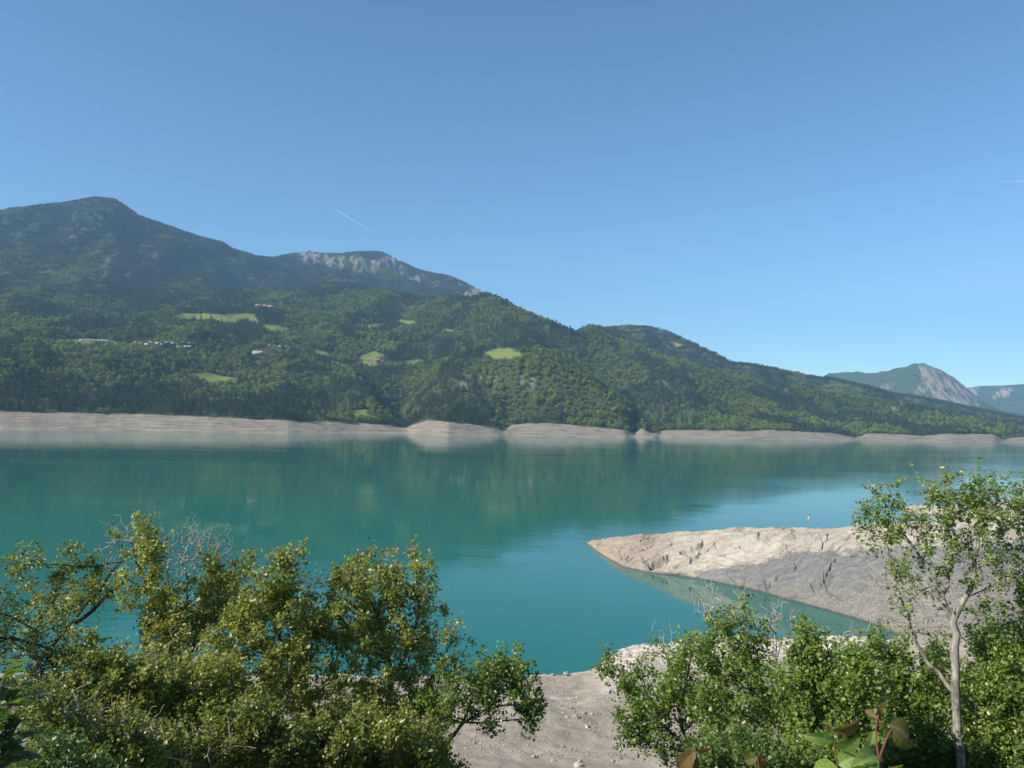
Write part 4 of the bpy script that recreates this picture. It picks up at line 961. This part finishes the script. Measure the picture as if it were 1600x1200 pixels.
tree('tree', 'dark feathery tree at the left edge with drooping fine twigs over the water', 'tree', 11.5,
     [([(-60, 1120), (-50, 1000), (-30, 950), (0, 925)], 0.05, 0.03), ([(-50, 1000), (0, 990), (50, 1000), (80, 1015)], 0.018, 0.008), ([(-30, 950), (10, 960), (40, 975), (65, 990)], 0.016, 0.008)],
     [(12, 925, 22, 22, .4, 30), (10, 970, 30, 20, .5, 55), (40, 1000, 34, 18, .5, 60), (68, 1030, 18, 16, .3, 24), (0, 1010, 20, 25, .4, 30), (110, 1000, 40, 24, .5, 60), (60, 1060, 40, 20, .5, 60)], 102, LEAF_G, BARK_D, per=9, size=.033, tb=0.15, rad=.12,
     dead=[(50, 1010, 45, 25, .4, 50), (70, 1040, 20, 18, .3, 20)], deadmat=BARK_D)
tree('tree', 'tall narrow yellow-green tree with a dark trunk curving up left of the bare twigs', 'tree', 13.5,
     [([(278, 1150), (272, 1060), (262, 1000), (240, 940), (222, 895), (205, 848)], 0.07, 0.012), ([(262, 1000), (285, 960), (295, 930)], 0.03, 0.01), ([(240, 940), (200, 900), (165, 885)], 0.016, 0.006)],
     [(225, 838, 14, 14, .3, 34), (238, 842, 10, 16, .3, 26), (232, 868, 18, 18, .35, 44), (240, 893, 16, 16, .35, 36), (222, 905, 22, 14, .35, 20), (235, 925, 25, 12, .4, 28), (205, 925, 18, 12, .4, 18), (255, 955, 34, 26, .6, 95), (262, 1010, 40, 30, .7, 130), (235, 990, 25, 25, .6, 40)],
     103, LEAF_O, BARK_D, per=13, tb=0.68, dead=[(200, 830, 22, 18, .2, 26), (200, 905, 30, 18, .3, 30), (185, 868, 14, 12, .2, 10), (222, 820, 6, 6, .1, 6)])
tree('tree', 'half dead tree whose crown ends in a fan of pale bare twigs', 'tree', 14.2,
     [([(300, 1150), (288, 1060), (275, 1000), (262, 930), (262, 890)], 0.055, 0.012), ([(288, 1060), (310, 980), (330, 930), (332, 895)], 0.04, 0.01), ([(275, 1000), (292, 940), (290, 890)], 0.03, 0.009)],
     [(345, 930, 34, 26, .6, 80), (335, 880, 22, 16, .4, 40), (362, 905, 26, 30, .5, 75), (385, 875, 10, 12, .2, 14), (320, 920, 26, 22, .5, 60), (300, 975, 36, 30, .7, 120), (345, 960, 30, 30, .6, 80), (272, 935, 14, 18, .4, 26)],
     104, LEAF_O, BARK_D, per=13, tb=0.5, dead=[(262, 860, 14, 26, .3, 60), (290, 850, 16, 26, .3, 75), (315, 845, 18, 28, .3, 80), (340, 850, 18, 22, .3, 60), (300, 885, 40, 20, .4, 60), (360, 865, 14, 16, .3, 22)])
tree('tree', 'many stemmed tree with a dark leaning trunk and a pointed leafy top', 'tree', 12.6,
     [([(505, 1235), (500, 1150), (480, 1085), (455, 1040), (435, 990), (420, 950)], 0.085, 0.02), ([(480, 1085), (450, 1070), (410, 1050)], 0.02, 0.012), ([(435, 990), (440, 930), (445, 880)], 0.018, 0.008), ([(455, 1040), (475, 990), (480, 930)], 0.024, 0.01), ([(480, 1085), (400, 1000), (350, 960)], 0.02, 0.01)],
     [(500, 960, 34, 30, .6, 90), (385, 940, 34, 26, .6, 80), (447, 872, 14, 18, .3, 30), (425, 880, 10, 10, .3, 10), (460, 900, 20, 20, .4, 50), (425, 915, 22, 22, .4, 60), (450, 945, 42, 26, .7, 130), (395, 975, 50, 30, .8, 150), (470, 990, 40, 40, .8, 150), (420, 1040, 60, 40, .9, 200), (350, 1010, 35, 30, .7, 80), (480, 1080, 50, 50, .9, 150)],
     105, LEAF_O, BARK_D, per=13, tb=0.55, dead=[(485, 905, 14, 16, .3, 22), (470, 870, 8, 8, .2, 8), (430, 985, 40, 30, .4, 20)])
tree('tree', 'broad dense tree rising highest left of the open water with one tuft on its right', 'tree', 13.0,
     [([(640, 1240), (615, 1150), (612, 1070), (605, 1000), (580, 940), (560, 900)], 0.09, 0.015), ([(612, 1070), (650, 990), (655, 930), (655, 885)], 0.04, 0.01), ([(605, 1000), (620, 940), (615, 890)], 0.03, 0.01), ([(612, 1070), (560, 1010), (530, 960)], 0.03, 0.012), ([(615, 1150), (660, 1080), (690, 1030), (708, 1000)], 0.03, 0.01)],
     [(537, 890, 18, 14, .35, 36), (566, 880, 10, 14, .3, 20), (590, 890, 20, 18, .4, 46), (655, 872, 12, 12, .25, 22), (668, 898, 16, 14, .3, 22), (618, 895, 20, 16, .4, 36), (560, 925, 40, 26, .7, 130), (615, 935, 40, 28, .7, 130), (660, 940, 24, 30, .5, 56), (690, 955, 6, 5, .1, 3), (540, 985, 40, 35, .8, 130), (600, 1000, 60, 40, .9, 220), (665, 1010, 36, 36, .7, 80), (710, 1008, 16, 12, .3, 16), (580, 1080, 70, 45, 1., 260), (660, 1085, 40, 40, .9, 100)],
     106, LEAF_O, BARK_M, per=14, tb=0.58, dead=[(665, 975, 36, 24, .3, 34), (720, 995, 18, 18, .2, 24), (605, 880, 50, 12, .3, 18), (540, 930, 24, 20, .3, 18)])
tree('tree', 'low dark green tree whose long crooked branch leans right over the beach', 'tree', 12.2,
     [([(640, 1245), (690, 1165), (725, 1130), (755, 1105), (790, 1098), (818, 1103)], 0.07, 0.010), ([(725, 1130), (760, 1128), (800, 1128), (830, 1122)], 0.018, 0.006), ([(725, 1130), (740, 1080), (770, 1050)], 0.024, 0.008), ([(690, 1165), (690, 1100), (700, 1060)], 0.03, 0.01)],
     [(780, 1040, 20, 14, .4, 40), (805, 1060, 24, 26, .5, 76), (752, 1050, 24, 20, .5, 56), (770, 1080, 36, 20, .6, 80), (830, 1095, 20, 20, .4, 44), (836, 1115, 12, 12, .2, 16), (815, 1118, 12, 8, .2, 8), (710, 1060, 30, 24, .6, 70), (735, 1100, 24, 16, .5, 30), (770, 1138, 14, 5, .2, 6), (685, 1110, 36, 40, .8, 120)],
     107, LEAF_G, BARK_D, per=13, tb=0.38, dead=[(700, 1080, 30, 26, .4, 26)])
# ---- left undergrowth
def shrub(label, D, blobs, seed, mat, per=13, size=.05, tb=.5, dead=None, bark=BARK_D, name='shrub', rad=.16):
    blobs = [b[:5] + (int(b[5] * 1.25),) for b in blobs]
    bx = np.mean([b[0] for b in blobs]); by = max(b[1] + b[3] for b in blobs) + 40
    st = [([(bx, by), (bx, by - 50)], .03, .02)]
    for b in blobs: st.append(([(bx * .5 + b[0] * .5, by - 45), (b[0], b[1] + b[3] * .3)], .016, .007))
    return tree(name, label, 'shrub', D, st, blobs, seed, mat, bark, per=per, size=size, tb=tb, dead=dead, rad=rad, dens=1.75)
shrub('yellow-green leafy shrub under the half dead tree', 11.6, [(140, 1040, 50, 30, .7, 170), (230, 1060, 60, 30, .8, 190), (330, 1060, 50, 26, .8, 150), (180, 1100, 90, 40, .9, 260), (300, 1110, 80, 40, .9, 230)], 201, LEAF_O, tb=.62, dead=[(260, 1040, 60, 22, .5, 70), (170, 1060, 50, 20, .5, 30)])
shrub('dusty olive shrub mixed with dry twigs at the bottom left', 9.6, [(90, 1120, 60, 40, .7, 170), (150, 1180, 80, 35, .7, 220), (60, 1190, 60, 30, .6, 130), (240, 1170, 60, 40, .7, 170)], 202, LEAF_O, tb=.38, size=.038, dead=[(200, 1140, 60, 30, .5, 50), (120, 1120, 50, 30, .5, 50), (330, 1180, 40, 30, .4, 30)], rad=.13)
shrub('dense dark shrub filling the bottom between the two leaning trunks', 10.4, [(380, 1140, 60, 45, .8, 220), (450, 1180, 60, 40, .8, 190), (330, 1190, 60, 30, .8, 170), (530, 1170, 60, 45, .8, 230)], 203, LEAF_O, tb=.42, dead=[(360, 1160, 60, 30, .5, 50), (480, 1150, 40, 30, .4, 20)])
shrub('olive shrub along the bottom edge under the broad dense tree', 10.8, [(600, 1160, 60, 45, .8, 230), (670, 1180, 36, 30, .6, 120), (580, 1210, 70, 30, .7, 150), (700, 1205, 16, 16, .4, 20)], 204, LEAF_O, tb=.5)
shrub('olive thicket behind the leaning trunks where the slope drops to the beach', 15.5, [(60, 1090, 70, 30, .8, 130), (150, 1090, 70, 30, .8, 150), (280, 1100, 70, 30, .8, 160), (400, 1100, 70, 36, .8, 190), (520, 1110, 70, 40, .8, 190), (620, 1120, 60, 36, .8, 150), (560, 1180, 80, 30, .8, 160), (420, 1180, 80, 30, .8, 160), (260, 1180, 80, 30, .8, 150), (660, 1180, 40, 24, .7, 80)], 206, LEAF_O, tb=.45, rad=.2)
# pinnate bright plant at the left border
def pinnate(label, stems, seed, D, size, mat, tb=.6):
    g = Grower(seed); rng = g.r; C = []; fr = []
    for p0, p1, n in stems:
        a = atd(*p0, D); b = atd(*p1, D); g.stem([a, a * .5 + b * .5 + rng.normal(0, .03, 3), b], .012, .005, step=.08)
        for q in range(n):
            w = rng.uniform(.15, 1); o = a + (b - a) * w; d = rng.normal(0, 1, 3); d[2] = abs(d[2]) * .4 + .1; d /= np.linalg.norm(d); fr.append((o, d, rng.uniform(.22, .36)))
    root = np.array(g.P[0]); e = empty('shrub', tuple(root)); tag(e, label, 'shrub'); Vs = []; Cn = []; Ti = []
    off = 0; LV = []; LF = []
    for o, d, L in fr:
        pts = [o + d * L * t - np.array([0, 0, .35]) * L * t * t for t in (0, .35, .7, 1)]; g.stem(pts, .003, .0015, step=.06, wob=.002)
        side = np.cross(d, [0, 0, 1]); side /= np.linalg.norm(side); upv = np.cross(side, d); tt = np.clip(tb + rng.normal(0, .2), 0, 1)
        for k in range(2, 13):
            t = k / 12; c = o + d * L * t - np.array([0, 0, .35]) * L * t * t
            for sgn in (-1, 1):
                U = side * sgn * .95 + d * .45 + upv * .12; U /= np.linalg.norm(U); N = np.cross(U, d) * sgn; N /= np.linalg.norm(N); N = N + rng.normal(0, .2, 3); Wv = np.cross(U, N); Wv /= np.linalg.norm(Wv); s = size * (1 - .4 * abs(t - .5))
                LV.append(c + s * (LEAF[:, 0, None] * .85 * Wv + LEAF[:, 1, None] * U + LEAF[:, 2, None] * N)); LF += [(off, off + 1, off + 2, off + 3), (off, off + 3, off + 4, off + 5)]; off += 6; Ti += [tt] * 6
    V, Fc = g.mesh(5); mesh_obj('stem', V - root, Fc, BARK_M, e, True); mesh_obj('leaves', np.concatenate(LV) - root, np.array(LF), mat, e, attrs={'tint': np.array(Ti)})
pinnate('bright green shrub with feathered leaves at the left border of the picture', [((-30, 1240), (10, 1050), 34), ((-60, 1200), (-30, 1040), 20), ((-20, 1240), (15, 1095), 22), ((-40, 1250), (30, 1130), 20)], 301, 6.6, .048, LEAF_B)
shrub('fresh green shrub glowing in the sun at the bottom edge on the left', 7.2, [(90, 1190, 36, 14, .3, 45), (35, 1215, 40, 14, .3, 40), (160, 1212, 30, 10, .3, 24)], 205, LEAF_B, size=.034, tb=.45, rad=.1)

# ---- right group
tree('tree', 'pale trunked poplar standing alone tall at the right with a forked stem and airy crown', 'tree', 12.6,
     [([(1502, 1230), (1498, 1150), (1492, 1090), (1494, 1050), (1490, 1000), (1488, 972)], 0.068, 0.048), ([(1488, 972), (1510, 935), (1524, 900), (1529, 860), (1528, 830), (1530, 790)], 0.045, 0.012),
      ([(1488, 972), (1478, 935), (1462, 905), (1440, 870), (1415, 835), (1385, 810), (1362, 800)], 0.036, 0.008), ([(1478, 935), (1492, 880), (1488, 830), (1480, 780)], 0.022, 0.008), ([(1490, 1078), (1450, 1040), (1425, 1000), (1418, 960), (1405, 920), (1390, 880)], 0.032, 0.008),
      ([(1524, 900), (1555, 860), (1575, 820)], 0.018, 0.006), ([(1510, 935), (1550, 910), (1590, 895)], 0.012, 0.005), ([(1440, 870), (1400, 860), (1365, 850)], 0.012, 0.005), ([(1462, 905), (1430, 930), (1400, 950)], 0.010, 0.004)],
     [(1358, 767, 10, 8, .2, 8), (1345, 802, 16, 12, .3, 16), (1372, 792, 20, 20, .4, 35), (1400, 770, 12, 12, .2, 11), (1395, 814, 30, 20, .5, 51), (1345, 824, 14, 8, .2, 8), (1425, 802, 22, 20, .4, 27),
      (1462, 770, 22, 14, .4, 36), (1500, 757, 30, 14, .4, 48), (1545, 770, 26, 16, .4, 44), (1480, 797, 26, 20, .5, 44), (1525, 792, 36, 20, .5, 60), (1562, 802, 22, 22, .4, 35), (1590, 792, 14, 22, .3, 20), (1450, 842, 36, 24, .6, 48), (1500, 842, 40, 26, .6, 64), (1555, 852, 34, 28, .6, 52),
      (1400, 862, 36, 18, .5, 27), (1440, 887, 34, 22, .5, 27), (1520, 887, 36, 22, .6, 32), (1580, 892, 22, 20, .5, 24), (1395, 907, 26, 26, .5, 20), (1470, 922, 30, 20, .4, 12), (1550, 932, 26, 24, .5, 24), (1400, 962, 20, 20, .4, 9), (1520, 962, 16, 12, .4, 9)],
     111, LEAF_G, BARK_L, per=11, size=.044, tb=0.55, k=8, rad=.13, dens=0.9, dead=[(1400, 900, 34, 40, .4, 50), (1450, 960, 30, 20, .4, 16), (1560, 900, 30, 30, .4, 20), (1480, 850, 60, 40, .4, 20)])
tree('tree', 'leafy tree cut off by the right border behind the poplar', 'tree', 13.5,
     [([(1660, 1230), (1650, 1100), (1620, 1000), (1600, 950), (1585, 900)], .06, .015), ([(1620, 1000), (1590, 985), (1570, 960)], .012, .006)],
     [(1598, 780, 14, 20, .3, 22), (1600, 830, 18, 22, .4, 30), (1600, 920, 22, 30, .5, 40), (1590, 980, 24, 26, .5, 44), (1640, 860, 40, 60, .8, 120)], 112, LEAF_G, BARK_D, per=11, size=.046, tb=.45)
tree('shrub', 'round leafy shrub reaching left over the beach at the right of the gravel', 'shrub', 12.2,
     [([(1090, 1240), (1075, 1170), (1060, 1110), (1045, 1060), (1040, 1020)], .045, .012), ([(1075, 1170), (1010, 1110), (970, 1060), (945, 1030)], .022, .006), ([(1060, 1110), (1000, 1100), (980, 1110)], .012, .005), ([(1060, 1110), (1080, 1040), (1090, 990)], .02, .008)],
     [(955, 1028, 14, 12, .3, 12), (975, 1053, 26, 16, .4, 34), (948, 1048, 12, 10, .3, 10), (1000, 1088, 30, 26, .5, 70), (985, 1123, 22, 18, .4, 36), (1040, 1058, 34, 24, .6, 76), (1060, 1018, 26, 20, .5, 44), (1030, 1118, 40, 34, .7, 120), (1080, 1093, 36, 40, .7, 120), (972, 1158, 10, 8, .2, 5), (1060, 1173, 34, 22, .6, 70), (1005, 1148, 22, 12, .4, 26)],
     113, LEAF_G, BARK_D, per=12, tb=.45, dead=[(1035, 1000, 20, 24, .3, 26), (1010, 1025, 16, 14, .3, 8)])
tree('tree', 'crooked tree with a pale bare fork low on its trunk and dry twigs on top', 'tree', 11.4,
     [([(1216, 1235), (1208, 1170), (1198, 1130), (1185, 1095), (1165, 1065), (1150, 1035), (1142, 1005), (1130, 975)], .055, .014), ([(1208, 1170), (1225, 1140), (1232, 1120)], .016, .006), ([(1198, 1130), (1172, 1118)], .014, .008), ([(1150, 1035), (1175, 1000), (1190, 975)], .018, .008), ([(1165, 1065), (1130, 1045), (1105, 1020)], .016, .008)],
     [(1115, 979, 22, 18, .4, 34), (1150, 989, 22, 22, .4, 42), (1160, 962, 8, 10, .2, 7), (1100, 1014, 26, 22, .5, 51), (1170, 1014, 30, 26, .5, 68), (1130, 1054, 36, 34, .6, 102), (1180, 1064, 36, 34, .6, 93), (1110, 1114, 30, 36, .6, 76), (1150, 1134, 36, 36, .6, 93), (1130, 1184, 50, 30, .6, 102)],
     114, LEAF_G, BARK_M, per=12, tb=.58, dead=[(1112, 945, 22, 30, .3, 44), (1150, 945, 14, 26, .2, 22), (1235, 1110, 40, 40, .4, 46), (1220, 1150, 30, 26, .3, 26)])
tree('tree', 'thin dead sapling with curling grey twigs beside the crooked tree', 'tree', 11.8,
     [([(1222, 1230), (1218, 1150), (1216, 1080), (1214, 1020), (1212, 990)], .018, .007), ([(1216, 1080), (1232, 1040), (1245, 1010)], .008, .004)],
     [], 115, LEAF_G, BARK_G, dead=[(1212, 960, 24, 38, .3, 40), (1240, 1000, 22, 22, .3, 20), (1200, 1010, 16, 24, .2, 12), (1225, 1080, 26, 26, .3, 22)])
shrub('sunlit leafy shrub below the white rock rim between crooked tree and poplar', 11.0, [(1262, 985, 12, 14, .3, 12), (1270, 1035, 34, 22, .6, 90), (1330, 1040, 40, 26, .7, 120), (1250, 1090, 40, 40, .7, 160), (1330, 1100, 50, 44, .8, 230), (1300, 1170, 70, 40, .8, 260)], 211, LEAF_G, tb=.58, dead=[(1340, 1000, 40, 14, .4, 24), (1280, 1100, 40, 30, .3, 30)], size=.046)
shrub('tall pale leaved shrub under the poplar low limb', 13.6, [(1400, 1020, 40, 20, .6, 90), (1450, 1040, 36, 26, .6, 100), (1390, 1080, 44, 36, .7, 170), (1440, 1120, 50, 44, .8, 230), (1400, 1180, 70, 36, .8, 240)], 212, LEAF_G, tb=.55, dead=[(1390, 1060, 50, 30, .4, 30), (1380, 1000, 40, 20, .3, 24)], size=.046)
shrub('yellow flecked shrub at the right of the poplar trunk', 13.5, [(1540, 1010, 30, 22, .6, 70), (1580, 1030, 36, 30, .7, 120), (1550, 1080, 44, 40, .8, 210), (1600, 1110, 44, 44, .8, 200), (1560, 1160, 60, 44, .8, 260)], 213, LEAF_G, tb=.62, dead=[(1575, 1040, 40, 30, .4, 40)], size=.046)
shrub('deep green shrub along the bottom right corner beside the poplar foot', 13.2, [(1450, 1185, 50, 28, .6, 150), (1540, 1190, 50, 28, .6, 160), (1600, 1180, 40, 34, .6, 120), (1370, 1195, 40, 22, .5, 90)], 214, LEAF_G, tb=.36, size=.042)
shrub('dense green shrub at the bottom edge under the crooked tree', 9.8, [(1110, 1195, 40, 22, .5, 110), (1180, 1185, 40, 30, .6, 130), (1250, 1190, 40, 26, .6, 120)], 215, LEAF_G, tb=.42, size=.042)

shrub('green thicket behind the right hand shrubs where the slope drops to the beach', 16.0, [(1110, 1110, 60, 30, .8, 120), (1200, 1110, 70, 36, .8, 170), (1300, 1110, 70, 36, .8, 170), (1400, 1110, 70, 36, .8, 170), (1500, 1100, 60, 40, .8, 170), (1590, 1100, 60, 40, .8, 150), (1180, 1180, 80, 30, .8, 140), (1320, 1180, 80, 30, .8, 140), (1470, 1180, 80, 30, .8, 150), (1590, 1180, 60, 30, .8, 120)], 216, LEAF_G, tb=.4, rad=.2)
# ---- twigs with large leaves close to the camera
def broad_leaf(rng, L, Wd, curl, fold):
    nu, nv = 15, 9; V = []; vt = []
    for i in range(nu):
        t = i / (nu - 1); w = Wd * (math.sin(math.pi * min(1, t * 1.02) ** 0.75) ** 0.8) * 0.5 if t < 1 else 0; w = max(w, 0.0006)
        for j in range(nv):
            q = (j / (nv - 1) - .5) * 2; rip = 0.035 * L * math.sin(t * 34 - abs(q) * 7) * abs(q) * .35
            ang = curl * t; x = q * w; y = L * (math.sin(ang) / curl if abs(curl) > .01 else t); z = -L * ((1 - math.cos(ang)) / curl if abs(curl) > .01 else 0) + fold * abs(q) * w + rip
            V.append((x, y, z)); vt.append(1 - min(1, abs(q) * 5) if j == nv // 2 else 0.55 * (math.sin(t * 34 - abs(q) * 7) > .6))
    return np.array(V), gridfaces(nu, nv), vt
def mat_big(name, a, b, vein):
    t_ = NT(name); f = t_.noise(55, t_.pos(), 4, .6); c = t_.mix(t_.ramp(f, [(.35, 0.0), (.65, 1.0)]), a, b); c = t_.mix(t_.attr('vein'), c, vein)
    p = t_.bsdf(c, .38, spec=.5); tr = t_.n('ShaderNodeBsdfTranslucent'); t_.l(t_.mix(1.0, c, (1.5, 1.4, .6), 'MULTIPLY'), tr.inputs[0]); mx = t_.n('ShaderNodeMixShader'); mx.inputs[0].default_value = .4
    t_.l(p, mx.inputs[1]); t_.l(tr.outputs[0], mx.inputs[2]); return t_.done(mx.outputs[0])
BG = mat_big('big_green_leaf', (.16, .27, .045), (.25, .37, .075), (.42, .50, .20)); BB = mat_big('bronze_leaf', (.14, .07, .03), (.20, .15, .045), (.26, .15, .07)); BO = mat_big('olive_bronze_leaf', (.10, .13, .03), (.16, .12, .04), (.24, .22, .08))
RED = mat_plain('red_stem', (.17, .075, .045), .45, .3, 60)
def twig(label, D, stems, lv, seed):
    g = Grower(seed); rng = g.r
    for st, r0, r1 in stems: g.stem([atd(p[0], p[1], D + (p[2] if len(p) > 2 else 0)) for p in st], r0, r1, step=.012, wob=.0006)
    root = np.array(g.P[0]); e = empty('twig', tuple(root)); tag(e, label, 'twig'); V, Fc = g.mesh(8); mesh_obj('stem', V - root, Fc, RED, e, True)
    right = RCN[:, 0]; upv = RCN[:, 1]; back = RCN[:, 2]
    for (x0, y0), (x1, y1), wpx, toward, roll, curl, fold, mt in lv:
        a = atd(x0, y0, D); b = atd(x1, y1, D + toward); U = b - a; L = np.linalg.norm(U); U /= L; N0 = back - (back @ U) * U; N0 /= np.linalg.norm(N0); S0 = np.cross(U, N0)
        N = N0 * math.cos(roll) + S0 * math.sin(roll); S = np.cross(U, N); V, Fc, vt = broad_leaf(rng, L * (1 + abs(curl) * .08), wpx / F * D, curl, fold)
        # tilt back so that a curled blade still ends where it should
        Wp = a + V[:, :1] * S + V[:, 1:2] * U + (V[:, 2:3] + V[:, 1:2] * curl * .45) * N
        mesh_obj('leaf', Wp - root, Fc, mt, e, True, attrs={'vein': vt})
twig('red stemmed twig with bronze top leaves rising in front of the poplar shrubs', 1.45,
     [([(1386, 1330), (1378, 1215), (1370, 1165), (1367, 1130), (1374, 1112)], .0030, .0016), ([(1372, 1190), (1382, 1160), (1392, 1140)], .0022, .0016), ([(1372, 1170), (1364, 1155)], .0015, .001)],
     [((1374, 1118), (1372, 1100), 11, 0, .4, .5, .3, BB), ((1372, 1126), (1388, 1134), 15, 0, .9, .9, .4, BB), ((1370, 1122), (1350, 1108), 9, .02, .3, .7, .3, BB), ((1388, 1132), (1424, 1150), 30, .03, -.5, .8, .3, BO), ((1392, 1138), (1438, 1172), 20, .05, .6, 1.1, .3, BO),
      ((1366, 1142), (1360, 1165), 16, 0, .2, .6, .3, BG), ((1370, 1150), (1386, 1152), 12, 0, .5, .4, .3, BG), ((1368, 1180), (1330, 1200), 34, -.05, .5, .8, .25, BG), ((1372, 1196), (1290, 1215), 42, -.06, -.3, .7, .25, BG), ((1380, 1205), (1412, 1195), 22, 0, .4, .5, .3, BG), ((1366, 1175), (1340, 1168), 26, .02, -.9, .5, .3, BG)], 401)
twig('slim red twig with one drooping bronze leaf and two green leaves under the white rim', 1.55,
     [([(1330, 1330), (1312, 1215), (1304, 1170), (1301, 1140), (1299, 1130)], .0022, .0012)],
     [((1302, 1140), (1350, 1118), 26, .03, .5, 1.0, .35, BB), ((1303, 1148), (1250, 1150), 22, -.03, -.2, .9, .3, BG), ((1307, 1168), (1346, 1152), 26, -.02, .15, .7, .2, BG), ((1300, 1136), (1294, 1132), 5, 0, .2, .4, .3, BB), ((1310, 1195), (1345, 1178), 30, .02, -.5, .7, .3, BG), ((1312, 1205), (1268, 1200), 30, .02, .5, .8, .3, BG)], 402)
twig('brown drooping leaves on a short twig at the bottom edge beside the beach', 1.35,
     [([(1095, 1330), (1090, 1220), (1087, 1180), (1086, 1170)], .003, .0016)],
     [((1087, 1172), (1056, 1205), 24, .02, .5, 1.0, .4, BB), ((1087, 1172), (1114, 1168), 9, .02, .3, .6, .3, BB), ((1088, 1182), (1075, 1215), 20, 0, -.7, .6, .3, BO)], 403)
twig('small bronze and green leaf pair peeping over the bottom edge by the crooked tree', 1.5,
     [([(1196, 1330), (1188, 1220), (1184, 1185), (1183, 1180)], .0028, .0015)],
     [((1184, 1182), (1160, 1190), 14, .02, .5, .9, .35, BO), ((1184, 1182), (1200, 1200), 16, .02, .3, .6, .3, BB), ((1185, 1185), (1192, 1176), 6, .0, .3, .6, .3, BO)], 404)

# ------------------------------------------------------------------ the air between here and the mountains
def build_haze():
    x0, x1, y0, y1, z0, z1 = -12600, 12600, -12300, 12600, -8, 1900
    V = [(x, y, z) for z in (z0, z1) for x, y in ((x0, y0), (x1, y0), (x1, y1), (x0, y1))]
    Fc = [(3, 2, 1, 0), (4, 5, 6, 7), (0, 1, 5, 4), (1, 2, 6, 5), (2, 3, 7, 6), (3, 0, 4, 7)]
    m = bpy.data.materials.new('haze_air'); m.use_nodes = True; t = m.node_tree; t.nodes.clear()
    o = t.nodes.new('ShaderNodeOutputMaterial'); v = t.nodes.new('ShaderNodeVolumePrincipled')
    v.inputs['Color'].default_value = (0.38, 0.68, 1.0, 1); v.inputs['Density'].default_value = 8.2e-5; v.inputs['Anisotropy'].default_value = 0.0
    t.links.new(v.outputs[0], o.inputs['Volume'])
    h = mesh_obj('haze', V, Fc, m); tag(h, kind='stuff')
build_haze()
